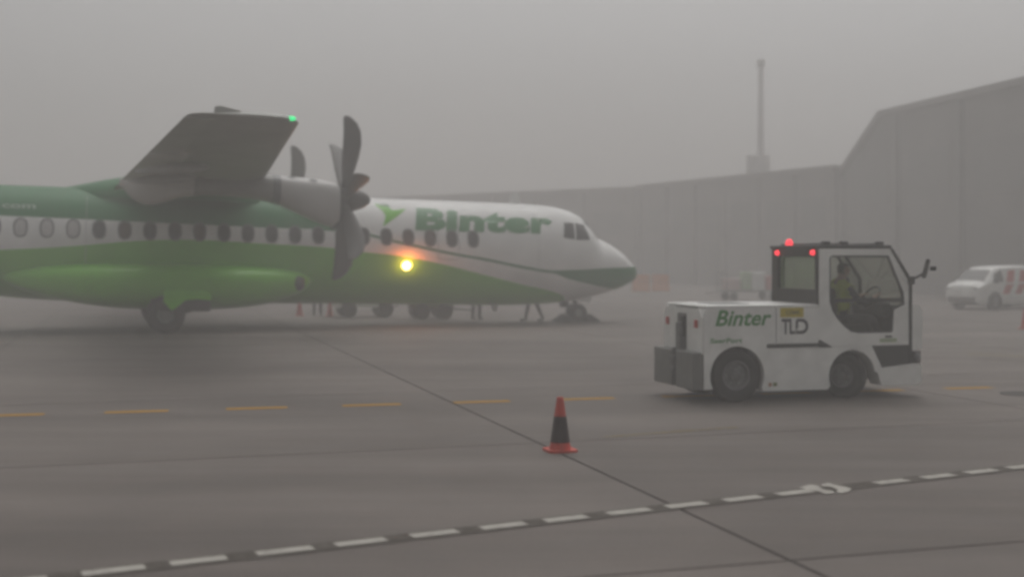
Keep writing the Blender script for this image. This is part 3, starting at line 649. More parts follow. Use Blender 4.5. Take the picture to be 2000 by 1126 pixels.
def build_joints(pelvis, chest, neck, head, hips, knees, ankles, toes, shoulders, elbows, wrists, hands):
    J = {}; E = []; Rg = {}
    def j(k, p, r_, rg): J[k] = (tuple(p), r_); Rg[k] = rg
    P, C_ = Vector(pelvis), Vector(chest)
    j('pelvis', P, (.13, .15), 'legs'); j('waist', P.lerp(C_, .45), (.115, .14), 'top'); j('chest', C_, (.125, .165), 'top'); j('neck', neck, .055, 'skin')
    hv = Vector(head)
    j('jaw', hv + Vector((.015, 0, -.06)), (.075, .07), 'skin'); j('head', hv + Vector((0, 0, .015)), (.098, .082), 'skin'); j('crown', hv + Vector((-.01, 0, .085)), (.07, .062), 'skin')
    j('nose', hv + Vector((.112, 0, -.012)), .014, 'skin')
    E += [('pelvis', 'waist'), ('waist', 'chest'), ('chest', 'neck'), ('neck', 'jaw'), ('jaw', 'head'), ('head', 'crown'), ('head', 'nose')]
    for s in (0, 1):
        q = 'rl'[s]
        j('hip' + q, hips[s], .092, 'legs'); j('knee' + q, knees[s], .062, 'legs'); kn, an = Vector(knees[s]), Vector(ankles[s])
        j('calf' + q, kn.lerp(an, .35), .06, 'legs'); j('ankle' + q, an, .045, 'legs'); j('toe' + q, toes[s], .036, 'boot'); d = (Vector(toes[s]) - an)
        j('heel' + q, an + Vector((-.03, 0, -.045)), .038, 'boot')
        E += [('pelvis', 'hip' + q), ('hip' + q, 'knee' + q), ('knee' + q, 'calf' + q), ('calf' + q, 'ankle' + q), ('ankle' + q, 'heel' + q), ('heel' + q, 'toe' + q)]
        j('sh' + q, shoulders[s], .062, 'top'); j('el' + q, elbows[s], .047, 'top'); j('wr' + q, wrists[s], .032, 'top'); j('palm' + q, hands[s], (.018, .036), 'skin')
        E += [('chest', 'sh' + q), ('sh' + q, 'el' + q), ('el' + q, 'wr' + q), ('wr' + q, 'palm' + q)]
        w_, h_ = Vector(wrists[s]), Vector(hands[s]); d = (h_ - w_).normalized(); side = Vector((0, 1, 0)) if abs(d.y) < .8 else Vector((1, 0, 0)); side = (side - d * side.dot(d)).normalized(); nrm = d.cross(side)
        for fi, (o_, ln) in enumerate(((-.03, .06), (-.01, .07), (.01, .066), (.03, .05))):
            b0 = h_ + side * o_ + d * .03; b1 = b0 + d * ln * .55; b2 = b1 + (d * .7 + nrm * (.7 if s == 0 else -.7)) * ln * .5
            for kk, pp in enumerate((b0, b1, b2)): j('f%d%d%s' % (fi, kk, q), pp, .0085, 'skin')
            E += [('palm' + q, 'f%d0%s' % (fi, q)), ('f%d0%s' % (fi, q), 'f%d1%s' % (fi, q)), ('f%d1%s' % (fi, q), 'f%d2%s' % (fi, q))]
        t0 = h_ + side * (.045) - d * .01; t1 = t0 + d * .035 + side * .01
        j('t0' + q, t0, .01, 'skin'); j('t1' + q, t1, .009, 'skin'); E += [('palm' + q, 't0' + q), ('t0' + q, 't1' + q)]
    return J, E, Rg
def standing(stride=0.0, arm=0.12, lean=0.0):
    a = stride
    return build_joints((0, 0, .96), (lean, 0, 1.36), (lean + .01, 0, 1.50), (lean + .03, 0, 1.625),
        [(0, -.095, .90), (0, .095, .90)], [(a * .55 + .02, -.10, .49), (-a * .25 + .02, .10, .49)], [(a, -.10, .085), (-a * .9, .10, .085 + abs(a) * .05)], [(a + .17, -.12, .037), (-a * .9 + .17, .12, .037)],
        [(lean, -.185, 1.42), (lean, .185, 1.42)], [(lean - arm * .6, -.24, 1.13), (lean + arm * .4, .24, 1.13)], [(lean - arm * .3, -.25, .90), (lean + arm * 1.3, .25, .90)], [(lean - arm * .2, -.25, .82), (lean + arm * 1.5, .25, .82)])

# ------------------------------------------------------------------ tow tractor
TB = R(15.5); td = Vector((math.cos(TB), math.sin(TB), 0)); tn = Vector((-math.sin(TB), math.cos(TB), 0)); TW = 1.25
tpos = Vector((2.381, 15.0, 0)) + tn * TW / 2
trac = empty('tow_tractor', tpos, (0, 0, TB)); tag(trac, 'white airport tow tractor with glazed cab and red rear lamps', 'tow tractor')
def T(t, lat, z): return (t, lat - TW / 2, z)
def TP(t, z, lat): return (t, lat - TW / 2, z)
def arc(cx, cz, r_, a0, a1, n): return [(cx + r_ * math.cos(R(a0 + (a1 - a0) * i / n)), cz + r_ * math.sin(R(a0 + (a1 - a0) * i / n))) for i in range(n + 1)]
side = [(0, .17)] + arc(.455, .33, .372, 205, -25, 16) + [(.82, .13), (1.72, .13)] + arc(2.07, .29, .335, 200, 8, 14) + [(2.44, .33), (2.5, .157), (3.05, .154), (3.09, .19), (3.09, .41), (2.93, .425), (2.506, .382), (2.356, .672), (1.60, .672), (1.60, 1.18), (.05, 1.18), (.015, 1.15), (0, 1.10)]
M_well_shade = mat('wheel_arch_shade', (0.03, 0.03, 0.03), .9)  # near-black colour paints in the shade inside the wheel arches
for l0, l1 in ((0, .28), (TW - .28, TW)):
    mb = MB(); mb.prism(side, [], l0, l1, TP); b_ = mb.build('side_panel', M_white, trac)
mb = MB(); mb.box(.03, 1.58, .285 - TW/2, TW/2 - .285, .22, 1.17); mb.box(1.58, 3.0, .285 - TW/2, TW/2 - .285, .22, .66); mb.build('chassis', M_well_shade, trac)
mb = MB(); mb.box(.02, 1.60, .012 - TW/2, TW/2 - .012, 1.183, 1.215, bev=.014, seg=2); hd_ = mb.build('hood', M_white, trac)
mb = MB(); mb.box(.30, .80, -.25, .25, 1.2155, 1.222); mb.build('hood_vent', M_grey, hd_)
# rear face with hitch recess
mb = MB(); mb.prism([(.015, .60), (TW - .015, .60), (TW - .015, 1.06), (TW - .10, 1.17), (.10, 1.17), (.015, 1.06)], [[(.48, .64), (.48, 1.10), (.78, 1.10), (.78, .64)]], -.022, -.002, lambda u, v, w: T(w, u, v)); mb.build('rear_panel', M_white, trac)
for l0, l1 in ((-.01, .53), (.66, TW + .01)):
    mb = MB(); mb.box(-.155, -.024, l0 - TW/2, l1 - TW/2, .165, .635, bev=.018); mb.build('rear_bumper', M_grey, trac)
mb = MB(); mb.box(-.02, .03, .485 - TW/2, .775 - TW/2, .3, 1.09); mb.build('hitch_recess', M_grey, trac)
mb = MB(); mb.box(-.10, -.02, .53 - TW/2, .66 - TW/2, .42, .98, bev=.01); mb.box(-.19, -.09, .52 - TW/2, .67 - TW/2, .50, .56, bev=.01); mb.box(-.19, -.09, .52 - TW/2, .67 - TW/2, .36, .42, bev=.01); mb.lathe([(.02, .30), (.02, .66)], lambda u, v, w: (-.15 + u, .595 - TW/2 + v, w), 10); mb.build('hitch', M_rim, trac)
mb = MB(); mb.box(-.06, -.02, .50 - TW/2, .60 - TW/2, .80, 1.07, bev=.01); mb.build('release_lever', M_black, trac)
for lat in (.17, TW - .17):
    mb = MB(); mb.box(-.045, -.023, lat - .04 - TW/2, lat + .04 - TW/2, .93, 1.03, bev=.01); mb.build('tail_reflector', M_redpaint, trac)
# side trim
mb = MB(); mb.box(.862, 1.60, -TW/2 - .012, -TW/2 - .001, .675, .722); mb.prism([(1.585, .668), (1.78, .668), (1.68, .722), (1.61, .76), (1.585, .76)], [], -.012, -.001, TP); mb.build('black_trim_strip', M_black, trac)
mb = MB(); mb.box(.985, .993, -TW/2 - .003, -TW/2 + .001, .73, 1.175); mb.build('panel_gap', M_frame, trac)
for l0, l1 in ((.004, .25), (TW - .25, TW - .004)):
    mb = MB(); mb.prism([(2.362, .668), (2.93, .671), (2.93, .430), (2.51, .390)], [], l0, l1, TP); mb.build('step_panel', M_black, trac)
# nose
mb = MB(); mb.prism([(2.935, .60), (3.095, .62), (3.105, 1.10), (3.06, 1.185), (2.935, 1.20)], [], 0.0, TW, TP); mb.build('nose_panel', M_white, trac)
mb = MB(); mb.prism([(2.94, .432), (3.08, .43), (3.08, .59), (2.94, .585)], [], .01, TW - .01, TP); mb.build('grille', M_black, trac)
for lat in (.02, TW - .02):
    c = T(3.03, lat, .51); mb = MB(); mb.lathe([(.0, -.03), (.07, -.02), (.075, .03), (.0, .035)], lambda u, v, w: (c[0] + u * .7, c[1] + w, c[2] + v), 16); mb.build('headlight', M_frame, trac, smooth=True)
# doors
outer = [(1.60, .745), (1.68, .70), (1.76, .675), (2.925, .675), (2.925, 1.50), (2.86, 1.56), (2.62, 1.92), (1.60, 1.925)]
inner = [(1.741, 1.80), (1.775, 1.838), (2.604, 1.838), (2.825, 1.36), (2.84, 1.20), (2.68, 1.13), (2.665, .86), (2.64, .838), (2.16, .838), (2.05, .86), (1.95, .93), (1.85, 1.03), (1.78, 1.13), (1.741, 1.25)]
inner_s = [(1.765, 1.79), (1.785, 1.812), (2.59, 1.812), (2.80, 1.35), (2.81, 1.22), (2.655, 1.15), (2.64, .88), (2.62, .862), (2.16, .862), (2.06, .885), (1.965, .955), (1.87, 1.05), (1.80, 1.15), (1.765, 1.25)]
for l0, l1, q in ((0.0, .035, -1), (TW - .035, TW, 1)):
    mb = MB(); mb.prism(outer, [inner], l0, l1, TP); dr = mb.build('door', M_white, trac)
    mb = MB(); mb.prism(inner, [inner_s], l0 + .004, l1 - .004, TP); mb.box(1.755, 2.80, l0 + .004 - TW/2, l1 - .004 - TW/2, 1.235, 1.285); mb.build('window_seal', M_black, dr)
    mb = MB(); mb.prism(inner_s, [], (l0 + l1) / 2 - .003, (l0 + l1) / 2 + .003, TP); mb.build('pane', M_glass, dr)
    mb = MB(); mb.prism([(2.63, 1.935), (2.66, 1.93), (2.945, 1.52), (2.945, .43), (2.90, .43), (2.90, 1.50)], [], l0 - .008 if q < 0 else l1 - .05, l0 + .05 if q < 0 else l1 + .008, TP); mb.build('front_pillar', M_black, trac)
    mb = MB(); mb.box(2.55, 2.64, (l0 - .02 if q < 0 else l1) - TW/2, (l0 if q < 0 else l1 + .02) - TW/2, .775, .80, bev=.004); mb.build('handle', M_black, dr)
# rear cab wall with window, roof, windscreen
mb = MB(); mb.prism([(.02, 1.20), (TW - .02, 1.20), (TW - .02, 1.93), (.02, 1.93)], [[(.07, 1.40), (.07, 1.80), (.10, 1.83), (TW - .22, 1.83), (TW - .19, 1.80), (TW - .19, 1.40)]], 1.572, 1.612, lambda u, v, w: T(w, u, v)); rw = mb.build('rear_cab_wall', M_black, trac)
mb = MB(); mb.prism([(.065, 1.395), (.065, 1.835), (TW - .185, 1.835), (TW - .185, 1.395)], [], 1.589, 1.595, lambda u, v, w: T(w, u, v)); mb.build('pane', M_glass, rw)
mb = MB(); mb.box(1.55, 2.65, -TW/2 - .004, TW/2 + .004, 1.928, 1.975, bev=.016); roof = mb.build('roof', M_black, trac)
for t in (1.72, 1.98, 2.50):
    mb = MB(); mb.box(t - .05, t + .05, -TW/2 + .02, -TW/2 + .10, 1.976, 2.02, bev=.012); mb.box(t - .03, t + .03, -TW/2 + .10, TW/2 - .05, 1.976, 2.0, bev=.008); mb.build('roof_rail_foot', M_black, roof)
mb = MB(); mb.prism([(2.635, 1.925), (2.642, 1.925), (2.915, 1.52), (2.935, 1.20), (2.928, 1.20), (2.908, 1.515)], [], .05, TW - .05, TP); mb.build('windscreen', M_glass, trac)
for lat, z in ((.10, 1.875), (TW - .20, 1.875)):
    c = T(1.56, lat, z); mb = MB(); mb.lathe([(.0, -.035), (.028, -.025), (.036, 0), (.036, .02)], lambda u, v, w: (c[0] + w, c[1] + u, c[2] + v), 16); mb.build('lit_tail_lamp', E_red, trac, smooth=True)
c = T(1.62, TW - .42, 1.976); mb = MB(); mb.lathe([(.05, 0), (.048, .04), (.03, .075), (.0, .085)], lambda u, v, w: (c[0] + u, c[1] + v, c[2] + w), 16); mb.build('lit_beacon', E_red, trac, smooth=True)
# mirror on its arm
mb = MB(); mb.tube([T(2.93, -.01, 1.52), T(3.0, -.10, 1.58), T(3.05, -.16, 1.63)], .016); mb.box(2.885, 2.96, -TW/2 - .06, -TW/2 + .02, 1.46, 1.57, bev=.015); arm = mb.build('mirror_arm', M_black, trac)
mb = MB(); mb.box(3.01, 3.06, -TW/2 - .28, -TW/2 - .08, 1.54, 1.80, bev=.02, rot=Matrix.Rotation(R(-38), 3, 'Z') @ Matrix.Rotation(R(14), 3, 'Y')); mb.build('mirror', M_black, arm)
mb = MB(); mb.box(3.06, 3.11, -TW/2 - .30, -TW/2 - .22, 1.64, 1.70, bev=.01); mb.build('mirror_bracket', M_black, arm)
# cab interior
mb = MB(); mb.box(1.66, 2.9, .05 - TW/2, TW/2 - .05, .662, .70); mb.build('cab_floor', M_black, trac)
mb = MB(); mb.box(2.78, 2.90, .06 - TW/2, TW/2 - .06, .70, 1.19, bev=.03); mb.box(2.70, 2.80, .25 - TW/2, .80 - TW/2, 1.02, 1.22, bev=.03); mb.build('dashboard', M_seat, trac)
mb = MB(); mb.box(2.07, 2.48, -.32, .12, .69, .93, bev=.05); mb.box(1.94, 2.06, -.31, .11, .88, 1.42, bev=.05, rot=Matrix.Rotation(R(-8), 3, 'Y')); mb.build('driver_seat', M_seat, trac)
mb = MB(); mb.box(1.85, 2.10, TW/2 - .30, TW/2 - .10, .70, .90, bev=.03); mb.build('tool_box', M_white, trac)
sw = Vector(T(2.66, TW/2 - .10, 1.27)); rot = Matrix.Rotation(R(-58), 3, 'Y')
mb = MB(); rr = []
for i in range(24):
    a = 2 * math.pi * i / 24; rr.append([sw + rot @ Vector(((.18 + .014 * math.cos(b_)) * math.cos(a), (.18 + .014 * math.cos(b_)) * math.sin(a), .014 * math.sin(b_))) for b_ in [2 * math.pi * k / 8 for k in range(8)]])
mb.loft(rr + [rr[0]], True, False); mb.tube([sw, sw + rot @ Vector((0, 0, -.22))], .02); mb.tube([sw + rot @ Vector((0, -.18, 0)), sw + rot @ Vector((0, .18, 0))], .012); mb.build('steering_wheel', M_black, trac, smooth=True)
# wheels
def wheel(parent, c, r_, wd_, steer, rim_r, out):
    mt = Matrix.Rotation(steer, 3, 'Z'); c = Vector(c)
    fn = lambda u, v, w: c + mt @ Vector((u, w, v))
    h2 = wd_ / 2
    mb = MB(); mb.lathe([(rim_r, -h2 * .8), (rim_r * 1.25, -h2), (r_ * .93, -h2 * .95), (r_, -h2 * .7), (r_, -h2 * .15), (r_ * .985, -h2 * .1), (r_ * .985, h2 * .1), (r_, h2 * .15), (r_, h2 * .7), (r_ * .93, h2 * .95), (rim_r * 1.25, h2), (rim_r, h2 * .8)], fn, 36, cap=False)
    w_ = mb.build('wheel', M_rubber, parent, smooth=True, auto=45)
    s = out
    mb = MB(); mb.lathe([(rim_r * 1.02, s * -h2 * .7), (rim_r * 1.02, s * h2 * .82), (rim_r * .88, s * h2 * .80), (rim_r * .80, s * h2 * .45), (rim_r * .45, s * h2 * .40), (rim_r * .40, s * h2 * .75), (rim_r * .30, s * h2 * .82), (.005, s * h2 * .82)], fn, 28); mb.build('rim', M_rim, w_, smooth=True, auto=35)
    for k in range(6):
        a = 2 * math.pi * k / 6; mb = MB(); mb.lathe([(.011, s * h2 * .40), (.011, s * h2 * .50), (.001, s * h2 * .52)], lambda u, v, w: fn(rim_r * .62 * math.cos(a) + u, rim_r * .62 * math.sin(a) + v, w), 6); mb.build('wheel_nut', M_chrome, w_)
wheel(trac, T(.455, .13, .335), .335, .24, 0, .185, -1); wheel(trac, T(.455, TW - .13, .335), .335, .24, 0, .185, 1)
wheel(trac, T(2.04, .16, .285), .285, .20, R(-50), .15, -1); wheel(trac, T(2.04, TW - .15, .285), .285, .19, R(-38), .15, 1)
mb = MB(); mb.tube([T(.455, .2, .335), T(.455, TW - .2, .335)], .06); mb.tube([T(2.04, .2, .285), T(2.04, TW - .2, .285)], .05); mb.box(.5, 2.4, -.2, .2, .2, .3); mb.build('axles', M_black, trac)
# lettering
def flat(t0, z0, off=.004): return lambda u, v: T(t0 + u, -off, z0 + v)
map_bm(text_bm('Binter', (0, .775, 0, .20), shear=.28, bold=.022), flat(.15, .955), 'operator_lettering', M_lgreen2, trac)
map_bm(text_bm('SaerPort', (0, .44, 0, .062), shear=.1, bold=.02), flat(.08, .745), 'small_green_lettering', M_lgreen2, trac)
map_bm(text_bm('TL', (0, .19, 0, .195), bold=.03, spacing=.92), flat(1.065, .842), 'maker_logo', M_dark_text, trac)
mb = MB(); o_ = [(0, .0)] + arc(.055, .0975, .0975, -90, 90, 10)[0:] + [(0.0, .195)]
ol = [(0.0, 0.0), (.075, 0)] + arc(.078, .0975, .0975, -80, 80, 10) + [(.075, .195), (0.015, .195), (-.005, .15)]
il = [(.012, .04), (.070, .04)] + arc(.076, .0975, .056, -70, 70, 8) + [(.070, .155), (.03, .155), (.03, .075), (.012, .075)]
mb.prism(ol, [], .0, .003, lambda u, v, w: T(1.265 + u, -.002 - w, .842 + v)); mb.build('maker_logo', M_dark_text, trac)
mb = MB(); mb.prism(il, [], .0, .0025, lambda u, v, w: T(1.265 + u, -.0055 - w, .842 + v)); mb.build('maker_logo_counter', M_white, trac)
mb = MB(); mb.box(1.045, 1.372, -TW/2 - .006, -TW/2 - .001, 1.055, 1.175, bev=.0015, seg=1); sg = mb.build('yellow_plate', M_yellow, trac)
map_bm(text_bm('CEMR', (0, .20, 0, .055), bold=.03), lambda u, v: T(1.12 + u, -.0085, 1.088 + v), 'plate_lettering', mat('plate_text', (.16, .13, .02), .6), sg)
mb = MB(); mb.box(.885, .925, -TW/2 - .004, -TW/2 - .001, .19, .235); mb.build('warning_sticker', mat('sticker_orange', (.4, .16, .05), .6), trac)
mb = MB(); mb.box(.945, 1.00, -TW/2 - .004, -TW/2 - .001, .19, .235); mb.build('warning_sticker', mat('sticker_olive', (.2, .22, .07), .6), trac)
mb = MB(); mb.box(2.47, 2.72, -TW/2 - .004, -TW/2 - .001, .715, .765); mb.build('green_sticker', mat('sticker_green', (.38, .45, .30), .6), trac)
# driver
J, E_, Rg = build_joints((1.90, 0, 1.02), (1.88, 0, 1.40), (1.92, 0, 1.53), (1.96, 0, 1.65),
    [(1.93, -.10, .99), (1.93, .10, .99)], [(2.33, -.12, 1.00), (2.33, .12, 1.00)], [(2.44, -.12, .79), (2.46, .12, .79)], [(2.58, -.13, .745), (2.58, .13, .745)],
    [(1.90, -.19, 1.43), (1.90, .19, 1.43)], [(2.08, -.24, 1.22), (2.08, .24, 1.22)], [(2.28, -.19, 1.27), (2.28, .19, 1.27)], [(2.345, -.17, 1.30), (2.345, .17, 1.30)])
cx = -Vector((1.9, 0, 0))
J = {k: (tuple(Vector(v[0]) + cx), v[1]) for k, v in J.items()}
person('person', J, E_, Rg, 'driver in dark jacket and hi-vis vest seated in the tractor cab', tpos + td * 2.19 - tn * .10, TB)

# ------------------------------------------------------------------ traffic cones
def cone(loc, hgt, label, banded=True, name='traffic_cone', rz=0.3, group=None):
    k = hgt / .5
    root = empty(name, loc, (0, 0, rz)); tag(root, label, 'traffic cone', group)
    mb = MB(); b = .138 * k
    mb.prism([(b * .72, -b), (b, -b * .72), (b, b * .72), (b * .72, b), (-b * .72, b), (-b, b * .72), (-b, -b * .72), (-b * .72, -b)], [], 0, .022 * k, lambda u, v, w: (u, v, w)); mb.build('base', M_orange, root)
    prof = [(.105, .02), (.098, .045), (.092, .06), (.066, .25), (.036, .46), (.032, .49), (.026, .50), (.018, .495)]
    mb = MB(); mb.lathe([(r_ * k, w * k) for r_, w in prof], lambda u, v, w: (u, v, w), 28); mb.build('body', M_orange, root, smooth=True, auto=50)
    if banded:
        f = lambda z: (lerp([(.06, .0935), (.25, .0675), (.46, .0375)], z) + .0006) * k
        mb = MB(); mb.lathe([(f(z), z * k) for z in (.085, .16, .25, .325)], lambda u, v, w: (u, v, w), 28, cap=False); mb.build('sleeve', M_dirtband, root, smooth=True)
    return root
cone(gnd(1094, 880), .505, 'orange rubber cone with dark grimy sleeve on the near apron')
c_ = gnd(2002, 642); cone(c_, .52, 'orange cone standing beyond the tow tractor near the white van', False)
cone(gnd(585, 616), .50, 'small orange cone past the airliner under its sponson tip', False)
cone(gnd(644, 617), .50, 'small orange cone between the ground crew legs and the baggage tug', False)

# ------------------------------------------------------------------ far side of the airliner: crew and equipment
J, E_, Rg = standing(.24, .16)
person('person', J, E_, Rg, 'walking crew member in dark trousers past the airliner nose', gnd(1044, 626.5), R(195))
J, E_, Rg = standing(.03, .06)
person('person', J, E_, Rg, 'crew member standing beside the ground power unit behind the airliner', gnd(930, 624), R(60))
J, E_, Rg = standing(.05, .08)
person('person', J, E_, Rg, 'crew member standing between two small cones behind the airliner', gnd(620, 616), R(-80))
M_gpu = mat('unit_yellow_green', (.12, .13, .05), .6, var=.3)
def small_wheel(mb, x, y, r_, w): mb.lathe([(.02, -w / 2), (r_ * .9, -w / 2), (r_, -w * .3), (r_, w * .3), (r_ * .9, w / 2), (.02, w / 2)], lambda u, v, k: (x + u, y + k, r_ + v), 20)
gp = empty('ground_power_unit', gnd(841, 622), (0, 0, R(14))); tag(gp, 'dark wheeled ground power unit parked beyond the airliner belly', 'power unit')
mb = MB(); mb.box(-.62, .62, -.5, .5, .34, 1.25, bev=.05); mb.build('housing', M_gpu, gp)
mb = MB(); mb.box(-.60, .60, -.45, .45, .24, .34); mb.tube([(.6, 0, .3), (1.25, 0, .25)], .03); mb.build('chassis', M_black, gp)
for x in (-.34, .34):
    for y in (-.47, .47):
        mb = MB(); small_wheel(mb, x, y, .24, .16); mb.build('wheel', M_rubber, gp, smooth=True, auto=45)
bt = empty('baggage_tug', gnd(712, 618), (0, 0, R(16))); tag(bt, 'dark baggage tug parked past the airliner behind the propeller', 'baggage tug')
mb = MB(); mb.prism([(-.95, .30), (.95, .30), (1.0, .55), (.95, .95), (.30, 1.0), (.25, .72), (-.25, .68), (-.35, .95), (-.95, .92)], [], -.55, .55, lambda u, v, w: (u, w, v)); mb.build('body', M_white, bt)
mb = MB(); mb.box(-.32, .1, -.45, .45, .70, .86, bev=.04); mb.box(-.36, -.27, -.45, .45, .8, 1.25, bev=.03); mb.build('seat', M_seat, bt)
mb = MB(); mb.tube([(.45, 0, .98), (.2, 0, 1.15)], .02); mb.lathe([(.15, 0), (.17, .01), (.15, .02)], lambda u, v, w: (.2 + u * .6, v, 1.15 + u * .7 + w), 16); mb.build('steering_wheel', M_black, bt)
for x in (-.56, .56):
    for y in (-.5, .5):
        mb = MB(); small_wheel(mb, x, y, .25, .18); mb.build('wheel', M_rubber, bt, smooth=True, auto=45)

# ------------------------------------------------------------------ small white service car
def cross(x, zb, zs, zbelt, zr, wb, ws, wr):
    """half section points from sill to roof centre, mirrored"""
    h_ = [(wb * .96, zb), (wb, zb + .08), (ws, zs), (ws * .985, zbelt), (wr * 1.0, zr - .07), (wr * .82, zr - .015), (wr * .4, zr)]
    return [Vector((x, y, z)) for y, z in h_] + [Vector((x, -y, z)) for y, z in reversed(h_)]
car = empty('service_van', gnd(1950, 603.5) + Vector((.35, .6, 0)), (0, 0, R(180 + 26)))
tag(car, 'small white service van with red diagonal stripes near the terminal', 'van')
SEC = [(1.98, .30, .46, .60, .68, .55, .58, .50), (1.92, .24, .50, .76, .84, .72, .74, .64), (1.72, .20, .52, .88, .96, .79, .81, .68), (1.58, .19, .54, .92, 1.02, .80, .83, .68), (1.12, .19, .54, .95, 1.40, .81, .84, .62), (.88, .19, .54, .96, 1.50, .81, .84, .63), (.3, .19, .54, .96, 1.54, .81, .84, .64), (-.6, .19, .54, .96, 1.55, .81, .84, .64), (-1.4, .19, .54, .96, 1.53, .81, .84, .64), (-1.78, .20, .54, .96, 1.48, .80, .83, .63), (-1.92, .23, .54, .93, 1.10, .77, .80, .68), (-1.97, .30, .52, .80, .92, .66, .70, .58)]
mb = MB(); mb.loft([cross(*s) for s in SEC]); mb.build('body', M_white, car, smooth=True, auto=32)
def greenhouse(x): return lerp(sorted([(s[0], s[4]) for s in SEC]), x), lerp(sorted([(s[0], s[3]) for s in SEC]), x), lerp(sorted([(s[0], s[7]) for s in SEC]), x), lerp(sorted([(s[0], s[6]) for s in SEC]), x)
def gpt(x, k, s):
    zr, zb, wr, ws = greenhouse(x); y = ws * .985 + (wr - ws * .985) * k + .008; return (x, s * y, zb + (zr - .07 - zb) * k)
for s in (1, -1):
    for xs in ((1.34, 1.08, .78, .78), (-1.45, -1.45, -1.72, -1.74)):
        mb = MB(); mb.poly([gpt(xs[0], .06, s), gpt(xs[1], .86, s), gpt(xs[2], .93, s), gpt(xs[3], .06, s)]); mb.build('side_window', M_pane, car)
    # red diagonal stripes over door and quarter
    for xa in (.72, .10, -.55):
        mb = MB(); wd2 = .17
        q = [(xa + wd2, .56), (xa - wd2, .56), (xa - wd2 - .20, .90), (xa + wd2 - .20, .90)]
        mb.poly([(x, s * (lerp(sorted([(k[0], k[6]) for k in SEC]), x) + .007), z) for x, z in q])
        pp = [gpt(x, k, s) for x, k in ((xa + wd2 - .20, .02), (xa - wd2 - .20, .02), (xa - wd2 - .44, .82), (xa + wd2 - .44, .82))]
        mb.poly([(p[0], p[1] + s * .008, p[2]) for p in pp])
        mb.build('red_stripe', M_redpaint, car)
    mb = MB(); mb.box(1.16, 1.28, s * .88 - .07, s * .88 + .07, .94, 1.10, bev=.03); mb.build('wing_mirror', M_black, car)
    mb = MB(); mb.box(1.80, 1.94, s * .58 - .12, s * .58 + .12, .62, .78, bev=.03); mb.build('headlight', M_frame, car)
    mb = MB(); mb.box(-1.86, -1.74, s * .62 - .08, s * .62 + .08, .70, .90, bev=.02); mb.build('tail_light', M_redpaint, car)
mb = MB(); mb.poly([(1.56, -.62, 1.02), (1.56, .62, 1.02), (1.13, .54, 1.385), (1.13, -.54, 1.385)]); bmesh.ops.translate(mb.bm, verts=mb.bm.verts[:], vec=(.012, 0, .016)); mb.build('windscreen', M_pane, car)
mb = MB(); mb.box(1.88, 2.01, -.62, .62, .28, .46, bev=.03); mb.build('front_bumper', M_grey, car)
mb = MB(); mb.box(-1.2, 1.2, -.7, .7, .14, .22); mb.build('underbody', M_black, car)
for x in (1.22, -1.15):
    for s in (1, -1):
        mb = MB(); mb.lathe([(.33, -.02), (.33, .02), (.28, .022)], lambda u, v, w: (x + u, s * .82 + w * s, .31 + v), 22); mb.build('wheel_arch', M_black, car)
        mb = MB(); mb.lathe([(.16, -.09), (.28, -.1), (.29, 0), (.28, .1), (.16, .09)], lambda u, v, w: (x + u, s * .78 + w, .29 + v), 24, cap=False); w_ = mb.build('wheel', M_rubber, car, smooth=True)
        mb = MB(); mb.lathe([(.165, -.07), (.165, .07), (.08, .09), (.01, .09)], lambda u, v, w: (x + u, s * .78 + w * s, .29 + v), 18); mb.build('rim', M_chrome, w_)

# ------------------------------------------------------------------ loaded baggage cart and barrier in the distance
bc = empty('baggage_cart', gnd(1462, 586), (0, 0, R(8))); tag(bc, 'low flat baggage cart behind the tow tractor hood', 'baggage cart')
mb = MB(); mb.box(-1.2, 1.2, -.7, .7, .36, .44, bev=.01); mb.tube([(-1.2, 0, .4), (-1.9, 0, .3)], .03); mb.build('deck', M_grey, bc)
for x in (-.85, .85):
    for y in (-.6, .6):
        mb = MB(); small_wheel(mb, x, y, .18, .1); mb.build('wheel', M_rubber, bc)
for x in (-1.18, 1.18):
    mb = MB()
    for y in (-.65, 0, .65): mb.tube([(x, y, .42), (x, y, 1.2)], .02)
    mb.tube([(x, -.65, 1.2), (x, .65, 1.2)], .02); mb.build('end_rail', M_grey, bc)
M_pale = mat('pale_pink_case', (.55, .42, .40), .5); M_palegreen = mat('pale_green_case', (.42, .55, .36), .5); M_redcase = mat('dull_red_case', (.42, .12, .11), .5); M_whitecase = mat('white_case', (.68, .69, .67), .5)
B0 = gnd(1462, 586)
def case(name, dx, w, d, h_, m, label, z=.44, dy=0):
    rt = empty(name, B0 + Matrix.Rotation(R(8), 3, 'Z') @ Vector((dx, dy, z)), (0, 0, R(8 + random.uniform(-3, 3)))); tag(rt, label, 'suitcase', None)
    mb = MB(); mb.box(-w/2, w/2, -d/2, d/2, 0, h_, bev=.05); mb.build('shell', m, rt)
    mb = MB(); mb.tube([(-.1, 0, h_ - .01), (-.1, 0, h_ + .06), (.1, 0, h_ + .06), (.1, 0, h_ - .01)], .015); mb.build('handle', M_black, rt)
case('suitcase', -.80, .72, .5, .52, M_pale, 'pale pink suitcase on the far baggage cart')
case('suitcase', -.14, .40, .5, .80, M_palegreen, 'pale green upright suitcase on the far baggage cart')
case('suitcase', .38, .56, .5, .80, M_whitecase, 'white upright suitcase on the far baggage cart')
case('suitcase', .88, .36, .5, .62, M_redcase, 'dull red suitcase on the far baggage cart')
M_obar = mat('barrier_orange_plastic', (.62, .20, .05), .6, var=.2)
